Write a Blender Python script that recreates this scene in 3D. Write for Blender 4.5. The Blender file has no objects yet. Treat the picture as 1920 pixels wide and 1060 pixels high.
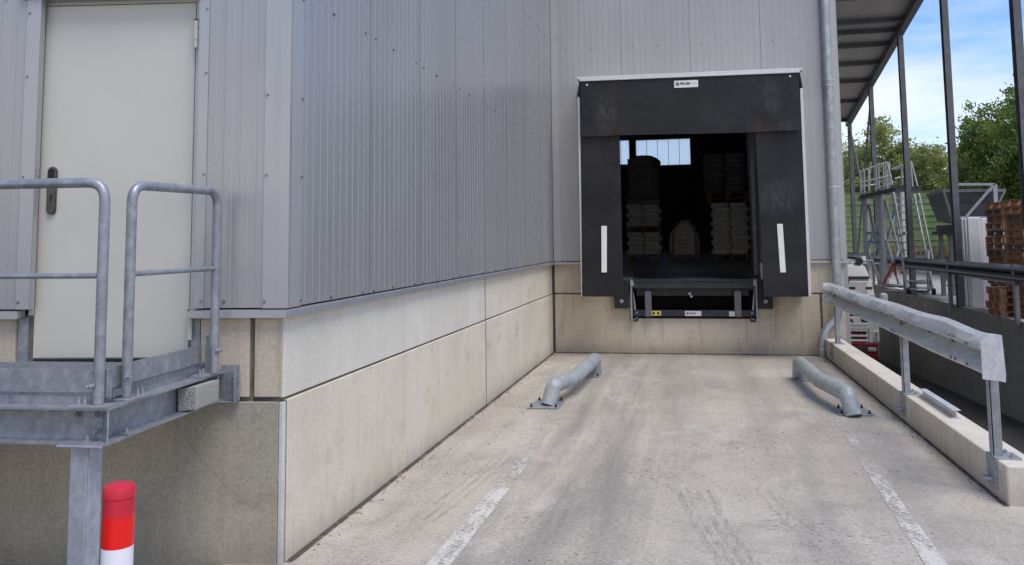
import bpy, bmesh, math, random
from mathutils import Vector, Matrix
random.seed(7)
C = bpy.context.scene
COL = C.collection
cos, sin, pi, rad = math.cos, math.sin, math.pi, math.radians

# ------------------------------------------------------------------ camera
YAW, PIT, ROL, FPX, PPY, CAMH = -0.22557743, 0.08763932, 0.01077055, 1550.0, 308.804, 1.70
fw = Vector((sin(YAW)*cos(PIT), cos(YAW)*cos(PIT), sin(PIT)))
rt = Vector((cos(YAW), -sin(YAW), 0)); dn = fw.cross(rt)
rt2 = rt*cos(ROL) + dn*sin(ROL); dn2 = dn*cos(ROL) - rt*sin(ROL)
cd = bpy.data.cameras.new('camera'); cam = bpy.data.objects.new('camera', cd); COL.objects.link(cam)
m = Matrix.Identity(4)
for i in range(3):
    m[i][0] = rt2[i]; m[i][1] = -dn2[i]; m[i][2] = -fw[i]
m[0][3], m[1][3], m[2][3] = 0, 0, CAMH
cam.matrix_world = m
cd.sensor_width = 36; cd.sensor_fit = 'HORIZONTAL'; cd.lens = 36*FPX/1920
cd.shift_y = -(530-PPY)/1920; cd.clip_start = 0.05; cd.clip_end = 2000
C.camera = cam
def at(px, py, Y):
    r = rt2*((px-960)/FPX) + dn2*((py-PPY)/FPX) + fw
    return Vector((0, 0, CAMH)) + r*(Y/r.y)

# ------------------------------------------------------------------ frames of the three facades
class Frame:
    def __init__(s, o, ang): s.o = Vector(o); s.u = Vector((cos(ang), sin(ang), 0)); s.n = Vector((sin(ang), -cos(ang), 0)); s.ang = ang
    def p(s, u, off, z): return s.o + s.u*u + s.n*off + Vector((0, 0, z))
XL = -2.2134
BK = Frame((XL, 12.246, 0), 0.0669)          # wall with the dock, u to the right
FC = Frame((XL, 4.111, 0), 0.1735)           # facade with the door, u negative to the left
LW = Frame((XL, 4.111, 0), pi/2)             # long left wall, u = distance from the corner, off = +X
W = Frame((0, 0, 0), 0)                      # world: u = X, off = -Y

# ------------------------------------------------------------------ materials
def nodes(name):
    mt = bpy.data.materials.new(name); mt.use_nodes = True
    nt = mt.node_tree; b = nt.nodes['Principled BSDF']
    return mt, nt, b
class NT:
    def __init__(s, nt): s.nt = nt
    def n(s, t, **k):
        x = s.nt.nodes.new(t)
        for a, v in k.items(): setattr(x, a, v)
        return x
    def l(s, a, b): s.nt.links.new(a, b)
    def coord(s, scale=(1, 1, 1), rot=(0, 0, 0)):
        t = s.n('ShaderNodeTexCoord'); mp = s.n('ShaderNodeMapping')
        mp.inputs['Scale'].default_value = scale; mp.inputs['Rotation'].default_value = rot
        s.l(t.outputs['Object'], mp.inputs['Vector']); return mp.outputs['Vector']
    def noise(s, vec, scale, detail=4, rough=.55, dist=0):
        x = s.n('ShaderNodeTexNoise'); x.inputs['Scale'].default_value = scale; x.inputs['Detail'].default_value = detail
        x.inputs['Roughness'].default_value = rough; x.inputs['Distortion'].default_value = dist
        s.l(vec, x.inputs['Vector']); return x.outputs['Fac']
    def ramp(s, fac, *stops, interp='LINEAR'):
        x = s.n('ShaderNodeValToRGB'); x.color_ramp.interpolation = interp; e = x.color_ramp.elements
        while len(e) < len(stops): e.new(.5)
        for el, (p, c) in zip(e, stops):
            el.position = p; el.color = (c, c, c, 1) if isinstance(c, (int, float)) else (*c, 1)
        s.l(fac, x.inputs['Fac']); return x.outputs['Color']
    def mix(s, fac, a, b, mode='MIX'):
        x = s.n('ShaderNodeMix', data_type='RGBA', blend_type=mode)
        for sock, v in ((x.inputs[0], fac), (x.inputs[6], a), (x.inputs[7], b)):
            if isinstance(v, (int, float)): sock.default_value = v
            elif isinstance(v, tuple): sock.default_value = (*v, 1)
            else: s.l(v, sock)
        return x.outputs[2]
    def math(s, op, a, b=0, c=0, clamp=False):
        x = s.n('ShaderNodeMath', operation=op, use_clamp=clamp)
        for i, v in enumerate((a, b, c)):
            if isinstance(v, (int, float)): x.inputs[i].default_value = v
            else: s.l(v, x.inputs[i])
        return x.outputs[0]
    def bump(s, bsdf, h, strength=.3, dist=.01):
        x = s.n('ShaderNodeBump'); x.inputs['Strength'].default_value = strength; x.inputs['Distance'].default_value = dist
        s.l(h, x.inputs['Height']); s.l(x.outputs['Normal'], bsdf.inputs['Normal'])

def plain(name, col, rough=.5, metal=0, var=.12, scale=6, bump=0, spec=.5, streak=False):
    mt, nt, b = nodes(name); N = NT(nt)
    v = N.coord((1, 1, .15) if streak else (1, 1, 1))
    f = N.noise(v, scale, 5)
    a = tuple(c*(1-var) for c in col); d = tuple(min(1, c*(1+var)) for c in col)
    N.l(N.ramp(f, (.3, a), (.7, d)), b.inputs['Base Color'])
    N.l(N.ramp(N.noise(v, scale*3, 3), (.3, max(0, rough-.08)), (.7, min(1, rough+.08))), b.inputs['Roughness'])
    b.inputs['Metallic'].default_value = metal; b.inputs['Specular IOR Level'].default_value = spec
    if bump: N.bump(b, N.noise(N.coord(), scale*8, 4), bump, .004)
    return mt

def concrete(name, c0, c1, dirt, dirt_amt=.5, fine=60, streaks=.35, bump=.18, foot=.35):
    mt, nt, b = nodes(name); N = NT(nt)
    v = N.coord()
    big = N.noise(v, 1.1, 5, .6, .4)
    col = N.mix(N.ramp(big, (.3, 0.), (.72, 1.)), c0, c1)
    stv = N.coord((5, 5, .35)); st = N.noise(stv, 2.2, 6, .65)
    col = N.mix(N.math('MULTIPLY', N.ramp(st, (.52, 0.), (.8, 1.)), streaks), col, dirt)
    bl = N.noise(N.coord((1, 1, 1.4), (.3, .2, .5)), 2.7, 6, .7)
    col = N.mix(N.math('MULTIPLY', N.ramp(bl, (.55, 0.), (.75, 1.)), dirt_amt), col, dirt)
    fn = N.noise(v, fine, 3, .6)
    col = N.mix(.32, col, N.ramp(fn, (.3, .15), (.7, .85)), 'SOFT_LIGHT')
    vo = N.n('ShaderNodeTexVoronoi'); vo.inputs['Scale'].default_value = 9; N.l(v, vo.inputs['Vector'])
    sp = N.math('MULTIPLY', N.ramp(vo.outputs['Distance'], (.03, 1.), (.075, 0.)), N.ramp(N.noise(v, 3.1), (.5, 0.), (.6, 1.)))
    col = N.mix(N.math('MULTIPLY', sp, .6), col, tuple(c*.35 for c in dirt))
    if foot:                                     # splash dirt along the foot of the wall
        sz_ = N.n('ShaderNodeSeparateXYZ'); N.l(v, sz_.inputs[0])
        mr = N.n('ShaderNodeMapRange', interpolation_type='SMOOTHSTEP'); mr.inputs[1].default_value = .22; mr.inputs[2].default_value = -.02
        N.l(N.math('ADD', sz_.outputs[2], N.math('MULTIPLY', N.math('SUBTRACT', st, .5), .5)), mr.inputs[0])
        col = N.mix(N.math('MULTIPLY', mr.outputs[0], foot), col, tuple(c*.6 for c in dirt))
    N.l(col, b.inputs['Base Color'])
    b.inputs['Roughness'].default_value = .88; b.inputs['Specular IOR Level'].default_value = .25
    N.bump(b, N.math('ADD', N.math('MULTIPLY', fn, .5), st), bump, .006)
    return mt

def galvanised(name, lo, hi, rough=.42, metal=.55, scale=22):
    mt, nt, b = nodes(name); N = NT(nt)
    v = N.coord((1, 1, .8))
    a = N.noise(v, scale*1.6, 5, .7, .6); c = N.noise(N.coord((1, 1, .7)), scale*.3, 4, .6)
    vo = N.n('ShaderNodeTexVoronoi'); vo.inputs['Scale'].default_value = scale*1.8; N.l(v, vo.inputs['Vector'])
    f = N.math('ADD', N.math('MULTIPLY', a, .75), N.math('MULTIPLY', c, .4))
    f = N.math('ADD', f, N.math('MULTIPLY', vo.outputs['Distance'], .18))
    col = N.ramp(f, (.42, lo), (.66, tuple((x+y)/2 for x, y in zip(lo, hi))), (.84, hi))
    N.l(col, b.inputs['Base Color'])
    N.l(N.ramp(a, (.3, rough+.14), (.7, rough-.08)), b.inputs['Roughness'])
    b.inputs['Metallic'].default_value = metal
    N.bump(b, a, .08, .003)
    return mt

M = {}
def cladmat(name, base):
    mt, nt, b = nodes(name); N = NT(nt)
    f = N.noise(N.coord((.4, .4, .12)), 2.0, 5, .6)
    cc = N.ramp(f, (.3, tuple(c*.93 for c in base)), (.7, tuple(c*1.06 for c in base)))
    run = N.noise(N.coord((9, 9, .3)), 1.6, 6, .7)   # rain streaks
    cc = N.mix(N.math('MULTIPLY', N.ramp(run, (.52, 0.), (.75, 1.)), .22), cc, tuple(c*.62 for c in base))
    N.l(cc, b.inputs['Base Color'])
    g = N.noise(N.coord((3, 3, .4)), 3, 5)
    N.l(N.ramp(g, (.3, .25), (.7, .34)), b.inputs['Roughness'])
    b.inputs['Metallic'].default_value = .3
    N.bump(b, N.noise(N.coord((1, 1, .35)), 1.6, 2), .12, .03)
    return mt
M['clad'] = cladmat('silver_grey_coated_sheet', (.352, .352, .358))
M['trim'] = cladmat('silver_grey_trim', (.39, .394, .402))
M['flash'] = cladmat('silver_grey_flashing', (.33, .335, .355))
M['screw'] = plain('screw_steel', (.33, .33, .35), .35, .8)
M['black'] = plain('dark_gap', (.012, .012, .013), .8)
M['conc_light'] = concrete('pale_concrete_panel', (.61, .575, .49), (.685, .655, .58), (.46, .42, .335), .35)
M['conc_beige'] = concrete('beige_concrete_panel', (.60, .535, .42), (.71, .65, .54), (.41, .35, .26), .6)
M['conc_back'] = concrete('tan_concrete_panel', (.45, .385, .29), (.56, .495, .395), (.27, .22, .155), .6, streaks=.7)
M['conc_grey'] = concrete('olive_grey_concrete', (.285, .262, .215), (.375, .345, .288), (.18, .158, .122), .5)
M['conc_dark'] = concrete('retaining_concrete', (.36, .335, .28), (.48, .445, .375), (.19, .17, .135), .5, streaks=.6)
M['conc_kerb'] = concrete('kerb_concrete', (.52, .47, .385), (.66, .61, .52), (.30, .235, .17), .5)
M['mortar'] = concrete('mortar_strip', (.47, .47, .45), (.58, .58, .56), (.25, .25, .23), .4)
M['sealant'] = plain('joint_sealant', (.16, .14, .11), .8, var=.4, scale=12)
M['galv'] = galvanised('galvanised_steel', (.19, .205, .23), (.385, .405, .435), .45, .45, 13)
M['galv_dull'] = galvanised('dull_galvanised_steel', (.22, .235, .26), (.40, .42, .45), .5, .45, 14)
M['galv_light'] = galvanised('bright_galvanised_steel', (.42, .44, .45), (.70, .715, .715), .42, .3, 12)
M['galv_pipe'] = galvanised('galvanised_pipe', (.25, .275, .29), (.45, .475, .485), .36, .6, 9)
M['galv_guide'] = galvanised('scuffed_guide_pipe', (.24, .262, .27), (.43, .455, .455), .58, .2, 9)
M['zinc_post'] = galvanised('weathered_column', (.27, .29, .33), (.46, .48, .53), .5, .4, 16)
M['door'] = plain('cream_grey_door_paint', (.565, .55, .48), .45, 0, .035, 2.5)
M['doorframe'] = plain('door_frame_paint', (.56, .56, .51), .45, 0, .05, 3)
M['steel'] = plain('satin_steel', (.085, .083, .08), .25, .9, .06)
M['rubber'] = plain('black_rubber', (.011, .011, .012), .6, var=.35, scale=4)
M['white'] = plain('white_plastic', (.78, .78, .75), .5, var=.05)
M['alu'] = plain('white_aluminium', (.62, .62, .61), .4, .2, .06)
M['darksteel'] = plain('dark_painted_steel', (.022, .024, .027), .45, .2, .3)
M['anthracite'] = plain('anthracite_steel', (.125, .127, .135), .45, .35, .2, 5)
M['midsteel'] = plain('grey_rail_steel', (.16, .165, .17), .4, .5, .2, 5)
M['yellow'] = plain('yellow_sticker', (.72, .55, .10), .5, var=.06)
M['silver'] = plain('silver_plate', (.62, .63, .64), .4, .2, .06)
M['ink'] = plain('black_ink', (.02, .02, .02), .6)
M['inkgrey'] = plain('grey_ink', (.33, .33, .33), .6)
M['red'] = plain('red_plastic', (.56, .014, .036), .42, var=.08)
M['redglow'] = plain('red_reflective_film', (.80, .008, .006), .3, var=.04)
M['whitefilm'] = plain('white_reflective_film', (.80, .79, .84), .35, var=.03)
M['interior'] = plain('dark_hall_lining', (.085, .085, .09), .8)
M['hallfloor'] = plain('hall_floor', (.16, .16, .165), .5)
M['sack'] = plain('white_sack', (.82, .82, .82), .7, var=.12, scale=10)
M['sackdark'] = plain('dark_sack', (.13, .135, .15), .6, var=.2, scale=10)
M['box'] = plain('pale_carton', (.62, .63, .65), .7, var=.1)
M['wood'] = plain('pallet_wood', (.40, .21, .11), .8, var=.4, scale=9, bump=.2)
M['woodold'] = plain('old_pallet_wood', (.22, .145, .10), .85, var=.4, scale=9, bump=.2)
M['canopy'] = plain('canopy_sheet', (.40, .365, .315), .6, .1, .1, 3)
M['panelwhite'] = plain('white_panel_sheet', (.82, .82, .83), .5, var=.04, streak=True)
M['hopper'] = plain('dark_hopper_steel', (.045, .048, .053), .5, .35, .2, 3)
M['alulight'] = plain('bare_aluminium', (.43, .43, .42), .4, .4, .1)
M['green'] = plain('green_barrier_sheet', (.21, .31, .12), .6, var=.2, scale=2)
M['greenedge'] = plain('pale_green_edge', (.40, .50, .32), .6)
M['cab'] = plain('cream_cab_paint', (.66, .65, .60), .3, 0, .05)
M['cabred'] = plain('red_cab_paint', (.17, .007, .011), .3, 0, .1)
M['cabdark'] = plain('dark_cab_plastic', (.03, .03, .033), .4)
M['glass'] = plain('dark_glass', (.02, .022, .025), .08)
M['lamp'] = plain('lamp_glass', (.55, .58, .58), .1, .4)
M['bark'] = plain('bark', (.13, .10, .075), .9, var=.4, scale=8)
M['bagwhite'] = plain('woven_bag', (.62, .62, .62), .8, var=.1, scale=12)
M['hose'] = plain('red_hose', (.35, .02, .02), .5)
def leafmat(name, c):
    mt, nt, b = nodes(name); N = NT(nt)
    f = N.noise(N.coord(), .9, 3)
    N.l(N.ramp(f, (.3, tuple(x*.7 for x in c)), (.7, tuple(x*1.3 for x in c))), b.inputs['Base Color'])
    b.inputs['Roughness'].default_value = .55
    tr = N.n('ShaderNodeBsdfTranslucent'); tr.inputs['Color'].default_value = (c[0]*1.6, c[1]*1.5, c[2], 1)
    mx = N.n('ShaderNodeMixShader'); mx.inputs[0].default_value = .35
    N.l(b.outputs[0], mx.inputs[1]); N.l(tr.outputs[0], mx.inputs[2])
    N.l(mx.outputs[0], nt.nodes['Material Output'].inputs['Surface'])
    return mt
LEAFA = [leafmat('pale_leaf', (.36, .38, .15)), leafmat('mid_leaf', (.25, .29, .09)), leafmat('deep_leaf', (.17, .21, .07))]
LEAFB = [leafmat('bright_leaf', (.24, .31, .065)), leafmat('green_leaf', (.15, .21, .045)), leafmat('dark_leaf', (.09, .135, .035))]  # three leaf greens, dealt out at random over each crown

# polished granite end / rough end
mt, nt, b = nodes('speckled_granite'); N = NT(nt); v = N.coord()
g = N.noise(v, 140, 4, .8)
N.l(N.ramp(g, (.36, .03), (.47, .22), (.6, .45)), b.inputs['Base Color']); b.inputs['Roughness'].default_value = .85
N.bump(b, g, .6, .006); M['granite'] = mt
M['granite_top'] = concrete('sawn_granite', (.33, .325, .295), (.43, .42, .385), (.25, .25, .24), .6, 120)

# bay slab
mt, nt, b = nodes('stained_bay_concrete'); N = NT(nt); v = N.coord()
big = N.noise(v, .55, 6, .6, .5)
col = N.mix(N.ramp(big, (.3, 0.), (.7, 1.)), (.355, .312, .252), (.515, .465, .392))
pink = N.noise(N.coord((1, 1, 1), (0, 0, .7)), .8, 4)
col = N.mix(N.math('MULTIPLY', N.ramp(pink, (.5, 0.), (.7, 1.)), .35), col, (.57, .49, .43))
sx = N.n('ShaderNodeSeparateXYZ'); N.l(v, sx.inputs[0]); X = sx.outputs[0]; Y = sx.outputs[1]
wob = N.math('MULTIPLY', N.math('SUBTRACT', N.noise(N.coord((.6, .3, 1)), 1.0, 3), .5), .55)
def lane(x0, w):
    d = N.math('ABSOLUTE', N.math('SUBTRACT', N.math('ADD', X, wob), x0))
    x = N.n('ShaderNodeMapRange', interpolation_type='SMOOTHSTEP'); x.inputs[1].default_value = w; x.inputs[2].default_value = w*.25
    N.l(d, x.inputs[0]); return x.outputs[0]
stk = N.noise(N.coord((2.3, .2, 1), (0, 0, .03)), 1.5, 6, .62, .2)
stk2 = N.noise(N.coord((26, .5, 1)), 1.3, 5, .7)
dark = (.215, .198, .176)
for x0, w, amt in ((-.95, .7, .8), (.62, .55, .45), (-.30, .35, .4), (1.25, .35, .25), (-1.9, .4, .35)):
    fac = N.math('MULTIPLY', N.math('MULTIPLY', lane(x0, w), N.ramp(stk, (.38, 0.), (.64, 1.))), amt)
    col = N.mix(fac, col, dark)
fac = N.math('MULTIPLY', N.math('MULTIPLY', lane(-.85, .9), N.ramp(stk2, (.5, 0.), (.75, 1.))), .3)
col = N.mix(fac, col, (.21, .2, .19))
blot = N.noise(N.coord((1.1, .8, 1), (0, 0, .25)), 1.5, 7, .72, .8)
col = N.mix(N.math('MULTIPLY', N.ramp(blot, (.50, 0.), (.66, 1.)), .65), col, (.27, .25, .222))
cross = N.noise(N.coord((.7, 3.4, 1)), 1.5, 7, .75)
col = N.mix(N.math('MULTIPLY', N.ramp(cross, (.55, 0.), (.72, 1.)), .5), col, (.24, .225, .205))
lt = N.noise(N.coord((.9, .6, 1), (0, 0, 1.1)), 2.1, 6, .7)
col = N.mix(N.math('MULTIPLY', N.ramp(lt, (.55, 0.), (.75, 1.)), .45), col, (.66, .625, .565))
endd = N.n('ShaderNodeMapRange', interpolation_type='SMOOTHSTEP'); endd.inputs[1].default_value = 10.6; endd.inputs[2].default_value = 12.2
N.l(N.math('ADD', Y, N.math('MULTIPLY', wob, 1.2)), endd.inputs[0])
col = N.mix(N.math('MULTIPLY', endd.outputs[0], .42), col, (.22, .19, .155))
pv = N.coord((26, 34, 1)); pk = N.noise(pv, 1.0, 2, .5)
pm = N.math('MULTIPLY', N.ramp(pk, (.585, 0.), (.65, 1.)), N.ramp(N.noise(v, 1.1, 5, .7), (.46, 0.), (.62, 1.)))
col = N.mix(N.math('MULTIPLY', pm, .75), col, (.15, .14, .13))
fn = N.noise(v, 85, 4, .7)
col = N.mix(.55, col, N.ramp(fn, (.3, .1), (.7, .9)), 'SOFT_LIGHT')
fn2 = N.noise(N.coord((30, 60, 1)), 1, 5, .8)
col = N.mix(.4, col, N.ramp(fn2, (.38, .15), (.62, .85)), 'SOFT_LIGHT')
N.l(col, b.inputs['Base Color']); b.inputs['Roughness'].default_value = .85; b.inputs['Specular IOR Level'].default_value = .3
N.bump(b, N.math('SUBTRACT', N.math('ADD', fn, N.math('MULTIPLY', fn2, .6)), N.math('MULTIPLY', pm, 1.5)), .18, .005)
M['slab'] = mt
M['asphalt'] = concrete('dark_asphalt', (.06, .06, .058), (.10, .098, .092), (.04, .04, .038), .5, 150, 0)
M['pitfloor'] = concrete('pit_asphalt', (.085, .08, .072), (.13, .122, .11), (.05, .05, .045), .5, 150, 0)
M['yard'] = concrete('pale_yard_concrete', (.42, .41, .39), (.52, .51, .48), (.30, .29, .27), .4, 60, 0)
def worn(name, col, thr, soft, scale=7, stretch=(1, .35, 1), rough=.8):   # worn sheet: holes through its own noise
    mt, nt, b = nodes(name); N = NT(nt)
    f = N.math('ADD', N.math('MULTIPLY', N.noise(N.coord(stretch), scale, 7, .75), .6), N.math('MULTIPLY', N.noise(N.coord(), scale*5, 4, .7), .4))
    a = N.ramp(f, (thr, 0.), (thr+soft, 1.))
    b.inputs['Base Color'].default_value = (*col, 1); b.inputs['Roughness'].default_value = rough
    N.l(a, b.inputs['Alpha']); return mt
M['paint'] = worn('worn_white_paint', (.57, .54, .485), .395, .12, 8)
M['paint_faint'] = worn('faint_white_paint', (.56, .53, .475), .44, .14, 8)
M['tyre'] = worn('rubber_marks', (.20, .187, .175), .46, .5, 9, (3, .3, 1))
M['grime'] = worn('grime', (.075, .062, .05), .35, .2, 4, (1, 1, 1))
# louvre / black rubber with scuffs and rust stains
mt, nt, b = nodes('scuffed_rubber'); N = NT(nt); v = N.coord()
col = N.mix(N.ramp(N.noise(v, 2.2, 5), (.35, 0.), (.7, 1.)), (.0095, .0095, .0105), (.021, .021, .023))
sx = N.n('ShaderNodeSeparateXYZ'); N.l(v, sx.inputs[0])
def spot(x0, z0, rx, rz):
    a = N.math('POWER', N.math('DIVIDE', N.math('SUBTRACT', sx.outputs[0], x0-2.0), rx), 2)
    c = N.math('POWER', N.math('DIVIDE', N.math('SUBTRACT', sx.outputs[2], z0-.85), rz), 2)
    return N.math('SUBTRACT', 1, N.math('ADD', a, c), clamp=True)
sn = N.noise(N.coord((7, 1, 2.2), (0, .35, 0)), 1.7, 7, .8, 1.0)
dust = N.noise(N.coord((1.2, 1, 1)), 1.3, 5, .7)
col = N.mix(N.math('MULTIPLY', N.ramp(dust, (.5, 0.), (.75, 1.)), .35), col, (.05, .045, .038))
for x0, z0, rx, rz, c, k in ((.90, 3.45, .20, .36, (.11, .108, .108), .7), (3.17, 3.60, .20, .32, (.10, .098, .095), .6), (1.02, 3.15, .3, .2, (.06, .032, .018), .8), (3.02, 3.15, .25, .18, (.085, .036, .018), .8), (3.38, 3.17, .2, .1, (.09, .09, .095), .6), (3.25, 2.2, .4, .3, (.07, .08, .11), .8)):
    col = N.mix(N.math('MULTIPLY', N.math('MULTIPLY', spot(x0, z0, rx, rz), N.ramp(sn, (.42, 0.), (.7, 1.))), k, clamp=True), col, c)
N.l(col, b.inputs['Base Color']); b.inputs['Roughness'].default_value = .62; b.inputs['Specular IOR Level'].default_value = .35
N.bump(b, N.noise(v, 1.3, 3), .5, .05); M['rubber_face'] = mt
# interior window: pale translucent plastic sheet
mt, nt, b = nodes('pale_rooflight_sheet'); N = NT(nt)
tr = N.n('ShaderNodeBsdfTranslucent'); tr.inputs['Color'].default_value = (.92, .97, 1, 1)
tp = N.n('ShaderNodeBsdfTransparent'); tp.inputs['Color'].default_value = (1, 1, 1, 1)
mx = N.n('ShaderNodeMixShader'); mx.inputs[0].default_value = .6
N.l(tr.outputs[0], mx.inputs[1]); N.l(tp.outputs[0], mx.inputs[2]); N.l(mx.outputs[0], nt.nodes['Material Output'].inputs['Surface'])
M['rooflight'] = mt

# ------------------------------------------------------------------ mesh builder and scene-graph helpers
def wloc(o):
    v = Vector((0, 0, 0))
    while o is not None: v = v + o.location; o = o.parent
    return v
class MB:
    def __init__(s): s.v = []; s.f = []; s.mi = []
    def face(s, pts, mi=0):
        i = len(s.v); s.v += [Vector(p) for p in pts]; s.f.append(tuple(range(i, i+len(pts)))); s.mi.append(mi)
    def hexa(s, c, mi=0):       # 8 corners: bottom ring then top ring
        i = len(s.v); s.v += [Vector(p) for p in c]
        for q in ((3, 2, 1, 0), (4, 5, 6, 7), (0, 1, 5, 4), (1, 2, 6, 5), (2, 3, 7, 6), (3, 0, 4, 7)):
            s.f.append(tuple(i+k for k in q)); s.mi.append(mi)
        return s
    def box(s, F, u0, u1, o0, o1, z0, z1, mi=0):
        return s.hexa([F.p(u0, o1, z0), F.p(u1, o1, z0), F.p(u1, o0, z0), F.p(u0, o0, z0),
                F.p(u0, o1, z1), F.p(u1, o1, z1), F.p(u1, o0, z1), F.p(u0, o0, z1)], mi)
    def bar(s, a, b, w, h, up=(0, 0, 1), mi=0):   # rectangular bar from a to b
        a, b = Vector(a), Vector(b); d = (b-a).normalized(); up = Vector(up)
        x = d.cross(up)
        if x.length < 1e-4: x = d.cross(Vector((0, 1, 0)))
        x.normalize(); y = x.cross(d); x = x*(w/2); y = y*(h/2)
        return s.hexa([a-x-y, a+x-y, a+x+y, a-x+y, b-x-y, b+x-y, b+x+y, b-x+y], mi)
    def tube(s, pts, r, n=14, cap=True, mi=0):
        pts = [Vector(p) for p in pts]; rs = r if isinstance(r, (list, tuple)) else [r]*len(pts)
        i0 = len(s.v); ref = None
        for k, p in enumerate(pts):
            d = (pts[min(k+1, len(pts)-1)]-pts[max(k-1, 0)]).normalized()
            if ref is None:
                ref = d.orthogonal().normalized()
            ref = (ref-d*ref.dot(d)).normalized(); y = d.cross(ref)
            for j in range(n):
                a = 2*pi*j/n; s.v.append(p+(ref*cos(a)+y*sin(a))*rs[k])
        for k in range(len(pts)-1):
            for j in range(n):
                a = i0+k*n+j; b2 = i0+k*n+(j+1) % n
                s.f.append((a, b2, b2+n, a+n)); s.mi.append(mi)
        if cap:
            s.f.append(tuple(i0+j for j in reversed(range(n)))); s.mi.append(mi)
            e = i0+(len(pts)-1)*n; s.f.append(tuple(e+j for j in range(n))); s.mi.append(mi)
        return s
    def prism(s, outline, d, mi=0):   # outline points (closed), extruded by vector d
        o = [Vector(p) for p in outline]; d = Vector(d); n = len(o); i = len(s.v)
        s.v += o + [p+d for p in o]
        s.f.append(tuple(i+k for k in reversed(range(n)))); s.mi.append(mi)
        s.f.append(tuple(i+n+k for k in range(n))); s.mi.append(mi)
        for k in range(n):
            a, b2 = i+k, i+(k+1) % n
            s.f.append((a, b2, b2+n, a+n)); s.mi.append(mi)
        return s
    def bolt(s, p, d, r, L, mi=0):
        p, d = Vector(p), Vector(d).normalized()
        s.tube([p, p+d*L*.12], r*1.55, 12, mi=mi); s.tube([p+d*L*.12, p+d*L*.62], r, 6, mi=mi); s.tube([p+d*L*.62, p+d*L], r*.55, 8, mi=mi)
        return s
    def build(s, name, mats, parent=None, smooth=None, bevel=0):
        mats = mats if isinstance(mats, (list, tuple)) else [mats]
        me = bpy.data.meshes.new(name); off = wloc(parent)
        me.from_pydata([v-off for v in s.v], [], s.f); me.update()
        for mt in mats: me.materials.append(mt)
        me.polygons.foreach_set('material_index', s.mi)
        bm = bmesh.new(); bm.from_mesh(me)
        if smooth is not None: bmesh.ops.remove_doubles(bm, verts=bm.verts, dist=1e-5)
        bmesh.ops.recalc_face_normals(bm, faces=bm.faces); bm.to_mesh(me); bm.free()
        if smooth is not None:
            for p in me.polygons: p.use_smooth = True
            me.set_sharp_from_angle(angle=rad(smooth))
        o = bpy.data.objects.new(name, me); COL.objects.link(o); o.parent = parent
        if bevel:
            bv = o.modifiers.new('bevel', 'BEVEL'); bv.width = bevel; bv.segments = 2; bv.limit_method = 'ANGLE'; bv.angle_limit = rad(40)
        return o
def tag(o, label, cat, group=None, kind=None):
    if label: o['label'] = label
    if cat: o['category'] = cat
    if group: o['group'] = group
    if kind: o['kind'] = kind
    return o
def root(name, loc, label, cat, group=None):
    o = bpy.data.objects.new(name, None); COL.objects.link(o); o.location = loc; o.empty_display_size = .1
    return tag(o, label, cat, group)
def struct(o): o['kind'] = 'structure'; return o
def dup(src, loc, label, group=None):
    r = src.copy(); COL.objects.link(r); r.location = loc; r['label'] = label
    if group: r['group'] = group
    for ch in list(src.children):
        c = ch.copy(); COL.objects.link(c); c.parent = r
        for g in list(ch.children):
            d = g.copy(); COL.objects.link(d); d.parent = c
    return r
def text(name, s, F, u, off, z, size, mat, parent, ext=.0006, bold=0, align='LEFT'):
    cu = bpy.data.curves.new(name, 'FONT'); cu.body = s; cu.size = size; cu.extrude = ext; cu.offset = bold; cu.align_x = align
    cu.resolution_u = 3
    t = bpy.data.objects.new(name+'_tmp', cu); COL.objects.link(t); bpy.context.view_layer.update()
    me = bpy.data.meshes.new_from_object(t); bpy.data.objects.remove(t)
    base = F.p(u, off, z) - wloc(parent)
    for v in me.vertices: v.co = base + F.u*v.co.x + Vector((0, 0, 1))*v.co.y + F.n*v.co.z
    me.materials.clear(); me.materials.append(mat)
    o = bpy.data.objects.new(name, me); COL.objects.link(o); o.parent = parent; return o
def bolt(name, p, d, r, L, mat, parent):
    g = MB(); g.bolt(p, d, r, L); return g.build(name, M[mat], parent, smooth=30)
def fillet(pts, r, n=6):     # round the inner corners of a polyline
    out = [Vector(pts[0])]
    for k in range(1, len(pts)-1):
        p0, p1, p2 = Vector(pts[k-1]), Vector(pts[k]), Vector(pts[k+1])
        a = (p0-p1).normalized(); b2 = (p2-p1).normalized(); t = min(r, (p0-p1).length*.49, (p2-p1).length*.49)
        A, B = p1+a*t, p1+b2*t
        for j in range(n+1):
            q = j/n; out.append(A*(1-q)**2 + p1*2*q*(1-q) + B*q*q)
    out.append(Vector(pts[-1])); return out

# ------------------------------------------------------------------ world and sun
wd = bpy.data.worlds.new('World'); C.world = wd; wd.use_nodes = True
nt = wd.node_tree; N = NT(nt); bg = nt.nodes['Background']
SUN_EL, SUN_AZ = rad(64), rad(128)       # azimuth clockwise from +Y
sky = N.n('ShaderNodeTexSky', sky_type='NISHITA'); sky.sun_disc = False; sky.sun_elevation = SUN_EL; sky.sun_rotation = SUN_AZ
sky.air_density = 1.0; sky.dust_density = .6; sky.ozone_density = 1.6
tc = N.n('ShaderNodeTexCoord'); mp = N.n('ShaderNodeMapping'); mp.inputs['Scale'].default_value = (1.3, 1.3, 4.2); mp.inputs['Rotation'].default_value = (.12, .2, .6)
N.l(tc.outputs['Generated'], mp.inputs['Vector'])
cl = N.math('ADD', N.math('MULTIPLY', N.noise(mp.outputs['Vector'], 1.5, 8, .56, .5), .8), N.math('MULTIPLY', N.noise(mp.outputs['Vector'], 5.5, 6, .6, .3), .2))
sz = N.n('ShaderNodeSeparateXYZ'); N.l(tc.outputs['Generated'], sz.inputs[0])
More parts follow.
